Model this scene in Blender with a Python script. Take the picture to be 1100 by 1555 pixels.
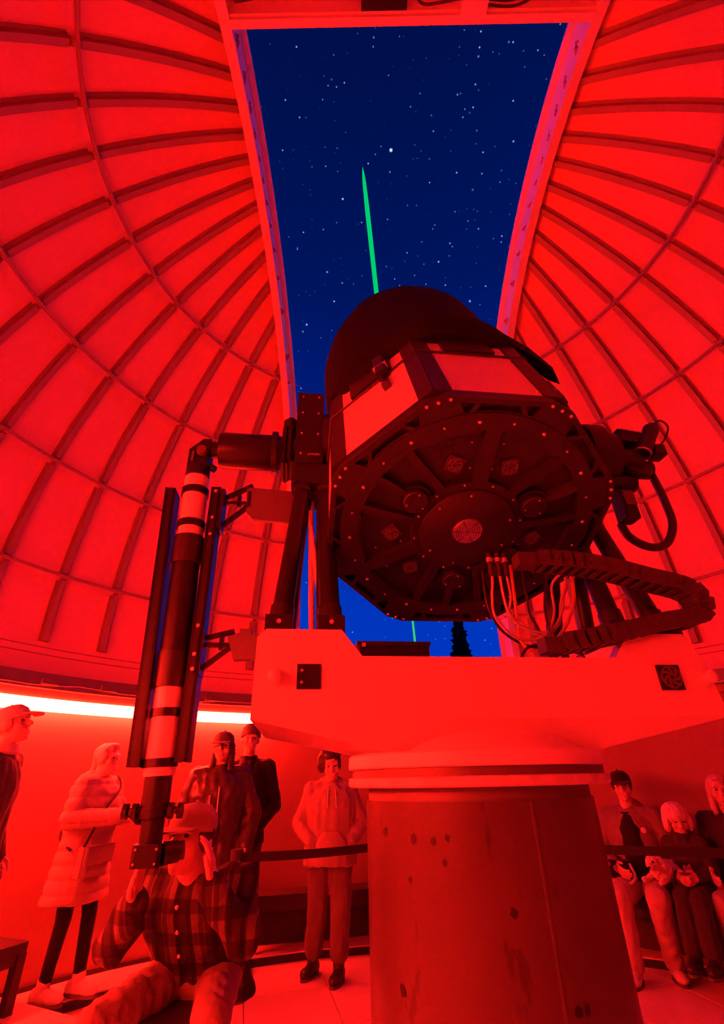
import bpy, math, random
import numpy as np
from mathutils import Matrix, Vector
random.seed(7); np.random.seed(7)
R = math.radians
SC = bpy.context.scene
COL = SC.collection
for o in list(bpy.data.objects): bpy.data.objects.remove(o)

# ------------------------------------------------------------------ camera
cd = bpy.data.cameras.new('camera'); cam = bpy.data.objects.new('camera', cd); COL.objects.link(cam)
cd.sensor_fit = 'VERTICAL'; cd.sensor_height = 36.0; cd.lens = 36.0 * 724.57 / 1555.0
cd.clip_start = .02; cd.clip_end = 3000
EYE = Vector((0, 0, 1.33))
cam.matrix_world = Matrix.Translation(EYE) @ Matrix.Rotation(R(90 + 29.278), 4, 'X') @ Matrix.Rotation(R(-1.189), 4, 'Z')
SC.camera = cam
SC.view_settings.view_transform = 'Standard'; SC.view_settings.look = 'None'
SC.view_settings.exposure = 0.0; SC.view_settings.gamma = 1.0
SC.view_settings.use_curve_mapping = False

# ------------------------------------------------------------------ night sky
W = bpy.data.worlds.new('night_sky'); SC.world = W; W.use_nodes = True
def build_sky():
    nt = W.node_tree; N = nt.nodes; L = nt.links; N.clear()
    out = N.new('ShaderNodeOutputWorld'); bg = N.new('ShaderNodeBackground')
    tc = N.new('ShaderNodeTexCoord'); sp = N.new('ShaderNodeSeparateXYZ'); L.new(tc.outputs['Generated'], sp.inputs[0])
    cr = N.new('ShaderNodeValToRGB'); L.new(sp.outputs['Z'], cr.inputs[0])
    el = cr.color_ramp.elements
    el[0].position = 0.0; el[0].color = (0.0, .040, .55, 1)
    el[1].position = 1.0; el[1].color = (0.0, .0045, .060, 1)
    for pos, c in ((.30, (0, .036, .50, 1)), (.60, (0, .013, .24, 1)), (.80, (0, .0075, .115, 1))):
        x = el.new(pos); x.color = c
    last = cr.outputs[0]
    for sc, thr, br in ((22, .052, 2.0), (46, .080, 1.8), (85, .115, 1.4)):
        vo = N.new('ShaderNodeTexVoronoi'); vo.feature = 'F1'; vo.inputs['Scale'].default_value = sc
        L.new(tc.outputs['Generated'], vo.inputs['Vector'])
        mr = N.new('ShaderNodeMapRange'); mr.inputs['From Min'].default_value = thr; mr.inputs['From Max'].default_value = thr * .25
        mr.inputs['To Min'].default_value = 0; mr.inputs['To Max'].default_value = 1; mr.clamp = True
        L.new(vo.outputs['Distance'], mr.inputs['Value'])
        sx = N.new('ShaderNodeSeparateColor'); L.new(vo.outputs['Color'], sx.inputs[0])
        pw = N.new('ShaderNodeMath'); pw.operation = 'POWER'; pw.inputs[1].default_value = 2.6; L.new(sx.outputs[0], pw.inputs[0])
        mu = N.new('ShaderNodeMath'); mu.operation = 'MULTIPLY'; L.new(pw.outputs[0], mu.inputs[0]); L.new(mr.outputs[0], mu.inputs[1])
        m2 = N.new('ShaderNodeMath'); m2.operation = 'MULTIPLY'; m2.inputs[1].default_value = br; L.new(mu.outputs[0], m2.inputs[0])
        ad = N.new('ShaderNodeMix'); ad.data_type = 'RGBA'; ad.blend_type = 'ADD'
        L.new(m2.outputs[0], ad.inputs['Factor']); L.new(last, ad.inputs['A']); ad.inputs['B'].default_value = (.32, .48, 1.0, 1)
        last = ad.outputs['Result']
    # the one bright star
    d = Vector((.06084, .39957, .91468)).normalized()
    dp = N.new('ShaderNodeVectorMath'); dp.operation = 'DISTANCE'; L.new(tc.outputs['Generated'], dp.inputs[0]); dp.inputs[1].default_value = d
    for r0, r1, c in ((.0030, .0012, (.7, .85, 1.0, 1)),):
        mr = N.new('ShaderNodeMapRange'); mr.inputs['From Min'].default_value = r0; mr.inputs['From Max'].default_value = r1
        mr.inputs['To Min'].default_value = 0; mr.inputs['To Max'].default_value = 1; mr.clamp = True
        L.new(dp.outputs['Value'], mr.inputs['Value'])
        ad = N.new('ShaderNodeMix'); ad.data_type = 'RGBA'; ad.blend_type = 'ADD'
        L.new(mr.outputs[0], ad.inputs['Factor']); L.new(last, ad.inputs['A']); ad.inputs['B'].default_value = c
        last = ad.outputs['Result']
    L.new(last, bg.inputs['Color']); bg.inputs['Strength'].default_value = 1.0
    L.new(bg.outputs[0], out.inputs['Surface'])
build_sky()

# ------------------------------------------------------------------ light: the red strip under the ring beam (built further down)
STRIP_LEVEL = 215.0
STRIP_RED   = (1.0, .012, .006)
STRIP_SEEN  = (-68, -24)          # stretch of the strip that the picture shows (degrees around the dome)
STRIP_REST  = (-152, -68)         # the same strip running on round the wall past the left edge of the picture

# ------------------------------------------------------------------ materials
def mat(name, col, rough=.5, metal=0.0, var=.15, scale=6.0, bump=0.0, bscale=80.0, spec=.5, emit=None, estr=0.0, coat=0.0, sheen=0.0):
    m = bpy.data.materials.new(name); m.use_nodes = True
    nt = m.node_tree; N = nt.nodes; L = nt.links; b = N['Principled BSDF']
    b.inputs['Roughness'].default_value = rough; b.inputs['Metallic'].default_value = metal
    b.inputs['Specular IOR Level'].default_value = spec
    if coat: b.inputs['Coat Weight'].default_value = coat; b.inputs['Coat Roughness'].default_value = .15
    if sheen: b.inputs['Sheen Weight'].default_value = sheen
    tc = N.new('ShaderNodeTexCoord')
    nz = N.new('ShaderNodeTexNoise'); nz.inputs['Scale'].default_value = scale; nz.inputs['Detail'].default_value = 4
    L.new(tc.outputs['Object'], nz.inputs['Vector'])
    mx = N.new('ShaderNodeMix'); mx.data_type = 'RGBA'
    L.new(nz.outputs[0], mx.inputs['Factor'])
    mx.inputs['A'].default_value = tuple(c * (1 - var) for c in col) + (1,)
    mx.inputs['B'].default_value = tuple(min(1, c * (1 + var)) for c in col) + (1,)
    L.new(mx.outputs['Result'], b.inputs['Base Color'])
    if bump:
        n2 = N.new('ShaderNodeTexNoise'); n2.inputs['Scale'].default_value = bscale; n2.inputs['Detail'].default_value = 3
        L.new(tc.outputs['Object'], n2.inputs['Vector'])
        bp = N.new('ShaderNodeBump'); bp.inputs['Strength'].default_value = bump; bp.inputs['Distance'].default_value = .01
        L.new(n2.outputs[0], bp.inputs['Height']); L.new(bp.outputs[0], b.inputs['Normal'])
    if emit:
        b.inputs['Emission Color'].default_value = tuple(emit) + (1,); b.inputs['Emission Strength'].default_value = estr
    return m
MT = dict(
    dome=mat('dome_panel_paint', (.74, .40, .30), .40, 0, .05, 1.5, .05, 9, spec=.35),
    rib=mat('dome_rib_metal', (.33, .22, .18), .45, .2, .10, 3),
    rail=mat('shutter_rail_paint', (.70, .68, .66), .45, 0, .06, 3),
    darksteel=mat('dark_steel', (.16, .15, .15), .5, .4, .2, 6),
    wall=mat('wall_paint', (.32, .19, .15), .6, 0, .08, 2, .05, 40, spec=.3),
    floor=mat('floor_tile', (.78, .62, .55), .35, 0, .10, 3, .05, 60),
    grout=mat('floor_grout', (.05, .05, .05), .8),
    kick=mat('black_base_board', (.02, .02, .02), .5),
    black=mat('black_anodised', (.018, .016, .017), .38, .2, .25, 9, spec=.4),
    blackplate=mat('black_cast_plate', (.024, .020, .022), .42, .1, .25, 7, .08, 120, spec=.5),
    blackdeep=mat('black_recess', (.016, .014, .015), .6, 0, .2, 7),
    cloth_black=mat('black_shroud_cloth', (.007, .0055, .006), .8, 0, .3, 5, .25, 25, spec=.15),
    white=mat('white_gloss_paint', (.80, .72, .66), .28, 0, .04, 3, .03, 40, coat=.35),
    ringw=mat('bearing_ring_white', (.78, .76, .74), .35, 0, .05, 5),
    groove=mat('bearing_groove_red_grey', (.15, .11, .10), .4, .3, .1, 6),
    silver=mat('panel_pale_metal', (.62, .60, .58), .40, .1, .05, 4),
    bolt=mat('bolt_steel', (.75, .72, .70), .3, .8, .1, 30),
    tubew=mat('relay_tube_white', (.78, .76, .72), .3, 0, .04, 6, coat=.3),
    cable=mat('cable_black', (.025, .022, .022), .45, 0, .2, 20),
    cable_o=mat('cable_orange', (.80, .45, .10), .4, 0, .1, 20),
    cable_r=mat('cable_pale', (.55, .50, .48), .4, 0, .1, 20),
    chain=mat('cable_chain_plastic', (.055, .045, .046), .45, 0, .25, 16),
    bench=mat('bench_black_wood', (.035, .03, .03), .5, 0, .3, 5),
    belt=mat('barrier_belt', (.018, .014, .014), .7, 0, .2, 30),
    skin=mat('skin', (.60, .42, .34), .5, 0, .08, 14, .05, 150),
    eye=mat('eye_dark', (.02, .015, .015), .15),
    lens=mat('lens_glass_dark', (.10, .09, .09), .05, 0, .05, 4, spec=.8),
    bark=mat('conifer_bark', (.02, .016, .012), .9), needle=mat('conifer_needles', (.006, .008, .008), .9),
    ground=mat('dark_ground', (.01, .012, .01), .95, 0, .4, .6),
    laser=mat('laser_beam', (.0, .3, .06), .5, emit=(.0, .62, .13), estr=1.0),
    strip=mat('wall_led_strip', (1, .3, .2), .5, emit=STRIP_RED, estr=STRIP_LEVEL),
)

# ------------------------------------------------------------------ mesh helpers
class MB:
    def __init__(s): s.v = []; s.f = []; s.n = 0
    def add(s, vs, fs):
        vs = [tuple(map(float, p)) for p in vs]
        s.v += vs; s.f += [tuple(i + s.n for i in f) for f in fs]; s.n += len(vs); return s
    def box(s, lo, hi, M=None, bev=0):
        x0, y0, z0 = lo; x1, y1, z1 = hi
        if bev:
            return s.prism([(x0 + bev, y0), (x1 - bev, y0), (x1, y0 + bev), (x1, y1 - bev), (x1 - bev, y1), (x0 + bev, y1), (x0, y1 - bev), (x0, y0 + bev)], z0, z1, M)
        vs = [(x0,y0,z0),(x1,y0,z0),(x1,y1,z0),(x0,y1,z0),(x0,y0,z1),(x1,y0,z1),(x1,y1,z1),(x0,y1,z1)]
        if M is not None: vs = [M @ Vector(p) for p in vs]
        return s.add(vs, [(0,3,2,1),(4,5,6,7),(0,1,5,4),(1,2,6,5),(2,3,7,6),(3,0,4,7)])
    def prism(s, poly, z0, z1, M=None):
        n = len(poly)
        vs = [(x, y, z0) for x, y in poly] + [(x, y, z1) for x, y in poly]
        if M is not None: vs = [M @ Vector(p) for p in vs]
        return s.add(vs, [tuple(range(n))[::-1], tuple(range(n, 2*n))] + [(i, (i+1) % n, n+(i+1) % n, n+i) for i in range(n)])
    def cyl(s, p0, p1, r0, r1=None, n=16, cap=True):
        r1 = r0 if r1 is None else r1
        p0 = Vector(p0); p1 = Vector(p1); d = (p1 - p0).normalized()
        a = d.orthogonal().normalized(); b = d.cross(a)
        vs = []
        for p, r in ((p0, r0), (p1, r1)):
            for i in range(n):
                t = 2*math.pi*i/n; vs.append(p + a*(r*math.cos(t)) + b*(r*math.sin(t)))
        fs = [(i, (i+1) % n, n+(i+1) % n, n+i) for i in range(n)]
        if cap: fs += [tuple(range(n))[::-1], tuple(range(n, 2*n))]
        return s.add(vs, fs)
    def lathe(s, prof, n=48, M=None, a0=0, a1=None, wob=None):
        full = a1 is None; a1 = 2*math.pi if full else a1
        m = len(prof); k = n if full else n + 1
        vs = []
        for i in range(k):
            t = a0 + (a1-a0)*i/n
            for (r, z) in prof:
                q = r*(1 + (wob(t, z) if wob else 0))
                p = Vector((q*math.cos(t), q*math.sin(t), z))
                vs.append(M @ p if M is not None else p)
        fs = []
        for i in range(n):
            j = (i+1) % k
            for q in range(m-1): fs.append((i*m+q, j*m+q, j*m+q+1, i*m+q+1))
        return s.add(vs, fs)
    def ring(s, r0, r1, z0, z1, n=64, M=None, a0=0, a1=None):
        s.lathe([(r0,z0),(r1,z0),(r1,z1),(r0,z1),(r0,z0)], n, M, a0, a1)
        if a1 is not None:
            for t in (a0, a1):
                q = [Vector((r*math.cos(t), r*math.sin(t), z)) for r, z in ((r0,z0),(r1,z0),(r1,z1),(r0,z1))]
                if M is not None: q = [M @ p for p in q]
                s.add(q, [(0,1,2,3)])
        return s
    def tube(s, pts, r, n=8, smooth=0):
        pts = [Vector(p) for p in pts]
        if smooth: pts = spline(pts, smooth)
        rr = r if isinstance(r, (list, tuple)) else [r]*len(pts)
        if len(rr) != len(pts): rr = [rr[0] + (rr[-1]-rr[0])*i/(len(pts)-1) for i in range(len(pts))]
        a = None; vs = []
        for i, p in enumerate(pts):
            d = (pts[min(i+1, len(pts)-1)] - pts[max(i-1, 0)]).normalized()
            a = d.orthogonal().normalized() if a is None else (a - d*a.dot(d)).normalized()
            b = d.cross(a)
            for k in range(n):
                t = 2*math.pi*k/n; vs.append(p + a*(rr[i]*math.cos(t)) + b*(rr[i]*math.sin(t)))
        m = len(pts); fs = []
        for i in range(m-1):
            for k in range(n): fs.append((i*n+k, i*n+(k+1) % n, (i+1)*n+(k+1) % n, (i+1)*n+k))
        fs += [tuple(range(n))[::-1], tuple(range((m-1)*n, m*n))]
        return s.add(vs, fs)
    def ball(s, c, r, n=14, M=None):
        rx, ry, rz = r if isinstance(r, (tuple, list)) else (r, r, r)
        h = max(6, n//2 + 1); vs = []
        c = Vector(c)
        def P(x, y, z):
            q = Vector((x*rx, y*ry, z*rz))
            return c + (M @ q if M is not None else q)
        vs.append(P(0,0,-1))
        for i in range(1, h):
            ph = -math.pi/2 + math.pi*i/h
            for k in range(n):
                t = 2*math.pi*k/n; vs.append(P(math.cos(ph)*math.cos(t), math.cos(ph)*math.sin(t), math.sin(ph)))
        vs.append(P(0,0,1)); top = len(vs)-1
        fs = [(0, 1+(k+1) % n, 1+k) for k in range(n)]
        for i in range(h-2):
            for k in range(n): fs.append((1+i*n+k, 1+i*n+(k+1) % n, 1+(i+1)*n+(k+1) % n, 1+(i+1)*n+k))
        b = 1+(h-2)*n
        fs += [(b+k, b+(k+1) % n, top) for k in range(n)]
        return s.add(vs, fs)
    def cap(s, p0, p1, r0, r1=None, n=12):           # tapered capsule (closed)
        r1 = r0 if r1 is None else r1
        p0 = Vector(p0); p1 = Vector(p1); ax = p1 - p0
        d = ax.normalized() if ax.length > 1e-6 else Vector((0,0,1))
        a = d.orthogonal().normalized(); b = d.cross(a); vs = [p0 - d*r0]; rings = []
        for p, r, angs in ((p0, r0, (-60, -30, 0)), (p1, r1, (0, 30, 60))):
            for g in angs:
                c = p + d*(r*math.sin(R(g))); q = r*math.cos(R(g))
                for k in range(n):
                    t = 2*math.pi*k/n; vs.append(c + a*(q*math.cos(t)) + b*(q*math.sin(t)))
        vs.append(p1 + d*r1); m = 6; fs = [(0, 1+(k+1) % n, 1+k) for k in range(n)]
        for i in range(m-1):
            for k in range(n): fs.append((1+i*n+k, 1+i*n+(k+1) % n, 1+(i+1)*n+(k+1) % n, 1+(i+1)*n+k))
        fs += [(1+(m-1)*n+k, 1+(m-1)*n+(k+1) % n, 1+m*n) for k in range(n)]
        return s.add(vs, fs)
    def loft(s, rings):                               # rings: list of equal-length point loops, closed with caps
        n = len(rings[0]); vs = [p for r in rings for p in r]; m = len(rings)
        fs = [(i*n+k, i*n+(k+1) % n, (i+1)*n+(k+1) % n, (i+1)*n+k) for i in range(m-1) for k in range(n)]
        fs += [tuple(range(n))[::-1], tuple(range((m-1)*n, m*n))]
        return s.add(vs, fs)
    def mesh(s, name, mt, smooth=35):
        me = bpy.data.meshes.new(name); me.from_pydata(s.v, [], s.f)
        import bmesh
        b = bmesh.new(); b.from_mesh(me); bmesh.ops.recalc_face_normals(b, faces=b.faces); b.to_mesh(me); b.free()
        if smooth:
            me.polygons.foreach_set('use_smooth', [True]*len(me.polygons)); me.set_sharp_from_angle(angle=R(smooth))
        me.materials.append(MT[mt] if isinstance(mt, str) else mt)
        return me
def spline(p, k=6):
    out = []; n = len(p)
    for i in range(n-1):
        a = p[max(i-1,0)]; b = p[i]; c = p[i+1]; d = p[min(i+2,n-1)]
        for j in range(k):
            t = j/k
            out.append(.5*((2*b) + (c-a)*t + (2*a-5*b+4*c-d)*t*t + (3*b-a-3*c+d)*t**3))
    out.append(p[-1]); return out
def link(name, me, parent=None):
    o = bpy.data.objects.new(name, me); COL.objects.link(o)
    if parent is not None: o.parent = parent
    return o
def part(name, mb, mt, parent, smooth=35, label=None):
    o = link(name, mb.mesh(name, mt, smooth), parent)
    if label: o['label'] = label
    return o
def tag(o, label, cat, group=None):
    o['label'] = label; o['category'] = cat
    if group: o['group'] = group
    return o
def thing(name, label, cat, loc=(0,0,0), rz=0, group=None, M=None):
    o = bpy.data.objects.new(name, None); COL.objects.link(o); o.empty_display_size = .1
    if M is not None: o.matrix_world = M
    else: o.location = loc; o.rotation_euler = (0,0,rz)
    return tag(o, label, cat, group)
def struct(name, mb, mt, parent=None, smooth=35):
    o = link(name, mb.mesh(name, mt, smooth), parent)
    if parent is None: o['kind'] = 'structure'
    return o
def rect(w, h, cx=0, cy=0): return [(cx-w/2,cy-h/2),(cx+w/2,cy-h/2),(cx+w/2,cy+h/2),(cx-w/2,cy+h/2)]

# ================================================================== THE BUILDING
CX, CY, CZ = .429, 2.213, 2.736          # centre of the dome sphere, over the pier
RD = 3.80                                # dome radius
RW = 3.75                                # wall radius
SW = 1.30                                # half width of the slit
CC = Vector((CX, CY, CZ)); TC = Matrix.Translation((CX, CY, 0))
def dome(az, el, r=RD):                  # az from +Y towards +X
    return CC + Vector((r*math.cos(el)*math.sin(az), r*math.cos(el)*math.cos(az), r*math.sin(el)))
E_BASE = R(-8.7); RINGS = [R(4.41), R(19.06), R(34.16), R(49.15)]
DA = R(7.883)
AZL = [R(-58.96) + DA*k for k in range(-15, 6)]      # left ribs, from the back to the slit
AZR = [R(56.19) - DA*k for k in range(-15, 6)]
def emax(az):
    s = abs(math.sin(az)); q = SW/(RD*s) if s > 1e-6 else 9
    return math.acos(q) if q < 1 else None
ceiling = bpy.data.objects.new('ceiling', None); COL.objects.link(ceiling); ceiling['kind'] = 'structure'
def dome_panel(a0, a1, e0, e1):
    NA, NE = 3, 5; vin, vout = [], []
    for i in range(NA+1):
        a = a0 + (a1-a0)*i/NA
        em = emax(a)
        if em is None: em = e0
        top = max(e0, min(e1, em))
        for j in range(NE+1):
            e = e0 + (top-e0)*j/NE
            vin.append(dome(a, e, RD)); vout.append(dome(a, e, RD+.05))
    if all((vin[i*(NE+1)+NE]-vin[i*(NE+1)]).length < .02 for i in range(NA+1)): return
    m = MB(); k = len(vin); fs = []
    for i in range(NA):
        for j in range(NE):
            q = (i*(NE+1)+j, (i+1)*(NE+1)+j, (i+1)*(NE+1)+j+1, i*(NE+1)+j+1)
            fs.append(q); fs.append(tuple(x+k for x in q[::-1]))
    w = NE+1
    for j in range(NE): fs.append((j, j+1, k+j+1, k+j)); fs.append((NA*w+j, k+NA*w+j, k+NA*w+j+1, NA*w+j+1))
    for i in range(NA): fs.append((i*w, k+i*w, k+(i+1)*w, (i+1)*w)); fs.append((i*w+NE, (i+1)*w+NE, k+(i+1)*w+NE, k+i*w+NE))
    m.add(vin+vout, fs); part('panel', m, 'dome', ceiling, 30)
def arcbar(m, az, e0, e1, half, d0, d1, n):
    # bar that follows the meridian az, "half" wide to each side, from depth d0 to d1 inside the skin
    side = Vector((math.cos(az), -math.sin(az), 0)); rings = []
    for i in range(n+1):
        e = e0 + (e1-e0)*i/n
        a = dome(az, e, RD-d0); b = dome(az, e, RD-d1)
        rings.append([a-side*half, a+side*half, b+side*half, b-side*half])
    m.loft(rings)
def build_dome():
    for AZ in (AZL, AZR):
        az = sorted(AZ)
        edges = [E_BASE] + RINGS + [R(90)]
        for i in range(len(az)-1):
            for j in range(len(edges)-1): dome_panel(az[i], az[i+1], edges[j], edges[j+1])
        # close the strip next to the slit
        near = min(az, key=abs); sl = math.copysign(math.asin(SW/RD), near)
        for j in range(len(edges)-1): dome_panel(min(near, sl), max(near, sl), edges[j], edges[j+1])
        for a in az:
            em = emax(a)
            if em is None: continue
            m = MB(); cuts = [R(-4.6)] + [e for e in RINGS if e < em] + [em]
            for c0, c1 in zip(cuts[:-1], cuts[1:]):
                lo = c0 + (R(.55) if c0 in RINGS else 0); hi = c1 - (R(.55) if c1 in RINGS else 0)
                if hi - lo < R(.5): continue
                n = max(2, int((hi-lo)/R(3)))
                arcbar(m, a, lo, hi, .046, -.004, .007, n)
                arcbar(m, a, lo, hi, .021, .006, .046, n)
            for e in RINGS:                                           # clips where the ring passes
                if e < em:
                    for s in (-1, 1): arcbar(m, a, e+s*R(.34)-R(.12), e+s*R(.34)+R(.12), .018, -.004, .05, 1)
            part('rib', m, 'rib', ceiling, 30)
        for e in RINGS:
            lim = math.asin(min(1, SW/(RD*math.cos(e))))
            sgn = 1 if az[-1] > 0 and sum(az) > 0 else -1
            n = 70
            pts = [dome(sgn*(lim + (R(177)-lim)*i/n), e, RD-.07) for i in range(n+1)]
            m = MB(); m.tube(pts, .016, 8); part('ring_tube', m, 'rib', ceiling)
build_dome()
# seam strips above the ring beam
for el in (-5.3, -6.2):
    m = MB(); m.tube([dome(R(a), R(el), RD-.004) for a in range(20, 341, 4)], .004, 6); part('seam', m, 'rib', ceiling)
# closed rear part of the slit: shutter leaves carried by the rails
def planept(x, t, rho): return Vector((CX + x, CY + rho*math.cos(t), CZ + rho*math.sin(t)))
RHO = math.sqrt(RD*RD - SW*SW)
T_END = R(106.3)
def build_slit():
    n = 40
    # shutter leaf behind the crossbeam
    t0, t1 = T_END, R(189); nx, nt = 6, 14; xs = [-SW-.05 + (2*SW+.1)*i/nx for i in range(nx+1)]
    for q in range(3):
        ta = t0 + (t1-t0)*q/3 + R(.15); tb = t0 + (t1-t0)*(q+1)/3 - R(.15); m = MB(); vin = []; vout = []; w = 6
        for x in xs:
            for j in range(w):
                t = ta + (tb-ta)*j/(w-1); rho = math.sqrt(RD*RD - x*x)
                vin.append(planept(x, t, rho+.02)); vout.append(planept(x, t, rho+.07))
        k = len(vin); fs = []
        for i in range(nx):
            for j in range(w-1):
                f = (i*w+j, (i+1)*w+j, (i+1)*w+j+1, i*w+j+1); fs += [f, tuple(v+k for v in f[::-1])]
        for i in range(nx):
            fs += [(i*w, k+i*w, k+(i+1)*w, (i+1)*w), (i*w+w-1, (i+1)*w+w-1, k+(i+1)*w+w-1, k+i*w+w-1)]
        m.add(vin+vout, fs); part('shutter_leaf', m, 'dome', ceiling)
    for s in (-1, 1):
        m = MB(); rw = []; rf = []; ro = []
        for i in range(n+1):
            t = R(-7) + (R(186)-R(-7))*i/n
            def q(x, r): return planept(s*x, t, RHO+r)
            rw.append([q(SW, -.10), q(SW+.022, -.10), q(SW+.022, .20), q(SW, .20)])
            rf.append([q(SW-.004, -.118), q(SW+.075, -.118), q(SW+.075, -.098), q(SW-.004, -.098)])
            ro.append([q(SW-.055, .17), q(SW+.003, .17), q(SW+.003, .20), q(SW-.055, .20)])
        r = part('rail_web', MB().loft(rw), 'rail', ceiling)
        part('rail_flange', MB().loft(rf), 'rail', r); part('rail_lip', MB().loft(ro), 'rail', r)
    M = Matrix.Translation(planept(0, T_END, RHO)) @ Matrix.Rotation(T_END, 4, 'X')
    # local y = along radius, z = along the slit
    b = part('crossbeam', MB().box((-SW, -.10, -.03), (SW, .12, .03), M), 'rail', ceiling)
    part('crossbeam_edge', MB().box((-SW-.02, -.125, -.045), (SW+.02, -.09, .012), M), 'rail', b)
    part('junction_box', MB().box((.34, -.14, .02), (.52, -.02, .20), M), 'rail', b)
    part('motor_housing', MB().box((-.36, -.10, .03), (-.04, .06, .22), M), 'black', b)
    for pts in ([(.52, -.11, .09), (.70, -.10, .08), (.85, -.06, .13), (1.0, .0, .20)], [(.34, -.11, .10), (.18, -.10, .07), (.06, -.08, .06), (-.02, -.05, .15), (-.06, 0, .24)],
                [(-1.24, -.1, .10), (-1.05, -.08, .12), (-.90, -.02, .2)], [(.95, -.1, .16), (1.1, -.1, .10), (1.26, -.1, .09)], [(.52, -.11, .06), (.72, -.1, .045), (.9, -.06, .10), (1.05, 0, .18)]):
        part('cable', MB().tube([M @ Vector(p) for p in pts], .009, 6, 5), 'cable', b)
build_slit()

# ring beam at the foot of the dome and the light strip below it
struct('trim_1', MB().ring(3.60, 3.80, 2.03, 2.15, 120, TC), 'darksteel')
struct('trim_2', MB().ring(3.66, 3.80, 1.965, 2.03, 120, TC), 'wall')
rb = bpy.data.objects['trim_1']
for az in range(-178, 180, 8):                                        # clamps of the beam
    a = R(az); M = TC @ Matrix.Rotation(-a, 4, 'Z') @ Matrix.Translation((0, 3.60, 2.085))
    part('clamp', MB().box((-.07, -.03, -.025), (.07, .02, .02), M), 'darksteel', rb)
pts = []
for i in range(0, 361, 3):
    a = R(i); pts.append((CX + 3.595*math.sin(a), CY + 3.595*math.cos(a), 2.055 + .012*math.sin(i*.23) + .008*math.sin(i*.6)))
part('wire', MB().tube(pts, .004, 6), 'cable_r', rb)
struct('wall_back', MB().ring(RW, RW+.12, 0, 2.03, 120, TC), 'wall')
def cove(a0, a1, name, r0, r1, z0, z1, mt, label, grp):
    o = part(name, MB().ring(r0, r1, z0, z1, max(6, int(abs(a1-a0)/4)), TC, R(90-a1), R(90-a0)), mt, None)
    tag(o, label, 'light', grp)
cove(*STRIP_SEEN, 'wall_light', RW-.105, RW-.004, 1.876, 1.962, 'strip', 'glowing light strip on the wall above the standing visitors', 'wall light strip')
cove(*STRIP_REST, 'wall_light_offscreen', RW-.105, RW-.004, 1.876, 1.962, 'strip', 'continuation of the glowing wall strip past the standing visitors', 'wall light strip')

# floor
fl = struct('floor', MB().prism([(CX + (RW+.1)*math.cos(R(3*i)), CY + (RW+.1)*math.sin(R(3*i))) for i in range(120)], -.12, -.012), 'grout')
TS = .61; TM = Matrix.Translation((-.319, 4.766, 0)) @ Matrix.Rotation(R(12.8), 4, 'Z')
tile_me = MB().box((.003, .003, -.03), (TS-.003, TS-.003, 0), None).mesh('tile', 'floor', 0)
for i in range(-8, 9):
    for j in range(-12, 4):
        p = TM @ Vector(((i+.5)*TS, (j+.5)*TS, 0))
        if (p - Vector((CX, CY, 0))).length < RW + .05:
            o = link('tile', tile_me, fl); o.matrix_local = TM @ Matrix.Translation((i*TS, j*TS, random.uniform(-.001, .001)))
struct('baseboard_back', MB().ring(RW-.02, RW, 0, .09, 90, TC), 'kick')

# outside: ground, conifer
g = struct('ground', MB().ring(4.0, 400, -.3, -.2, 48, TC), 'ground')
def conifer(loc, h, label):
    t = thing('conifer_tree', label, 'tree', loc, 0, None)
    part('trunk', MB().cyl((0,0,0), (0,0,h), .16, .02, 10), 'bark', t)
    m = MB(); rnd = random.Random(3)
    z = h*.2
    while z < h:
        fr = (h-z)/(h*.8); L = .10 + .75*fr**.8; nb = 9
        for k in range(nb):
            a = rnd.uniform(0, 6.28); l = L*rnd.uniform(.6, 1.1); dz = -.18*l + rnd.uniform(-.05, .1)
            d = Vector((math.cos(a), math.sin(a), 0)); s = Vector((-d.y, d.x, 0))
            p0 = Vector((0,0,z)); p1 = d*l + Vector((0,0,z+dz)); q = p0.lerp(p1, .55)
            wd = .10 + .12*l
            m.add([p0, q+s*wd, p1, q-s*wd, q+Vector((0,0,-.10)), q+Vector((0,0,.06))], [(0,1,4),(1,2,4),(2,3,4),(3,0,4),(0,5,1),(1,5,2),(2,5,3),(3,5,0)])
        z += .085
    part('foliage', m, 'needle', t, 0)
conifer((2.78, 14.0, -.2), 5.85, 'dark pointed conifer standing outside beyond the open slit')

# ================================================================== PIER AND TELESCOPE
AL = .122                                              # the fork is turned a little to the left
FM = Matrix.Translation((CX, CY, 0)) @ Matrix.Rotation(AL, 4, 'Z')
def pier_mat():
    m = mat('pier_dark_painted_steel', (.085, .06, .06), .30, .0, .3, 2.2, .10, 14, spec=.6)
    nt = m.node_tree; N = nt.nodes; L = nt.links; b = N['Principled BSDF']
    tc = N.new('ShaderNodeTexCoord'); mp = N.new('ShaderNodeMapping'); mp.inputs['Scale'].default_value = (6, 6, 2.2)
    L.new(tc.outputs['Object'], mp.inputs[0])
    nz = N.new('ShaderNodeTexNoise'); nz.inputs['Scale'].default_value = 2.5; nz.inputs['Detail'].default_value = 6; L.new(mp.outputs[0], nz.inputs['Vector'])
    cr = N.new('ShaderNodeValToRGB'); cr.color_ramp.elements[0].position = .66; cr.color_ramp.elements[1].position = .70; L.new(nz.outputs[0], cr.inputs[0])
    mx = N.new('ShaderNodeMix'); mx.data_type = 'RGBA'
    src = b.inputs['Base Color'].links[0].from_socket
    L.new(cr.outputs[0], mx.inputs['Factor']); L.new(src, mx.inputs['A']); mx.inputs['B'].default_value = (.05, .04, .04, 1)
    L.new(mx.outputs['Result'], b.inputs['Base Color'])
    return m
MT['pier'] = pier_mat()
MT['worn'] = mat('worn_ring_paint', (.60, .58, .56), .45, 0, .5, 14, .3, 60)
pier = thing('telescope_pier', 'stout dark steel pier with scuffed sides under the white bearing ring', 'pier', (CX, CY, 0))
PR = .434
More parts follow.
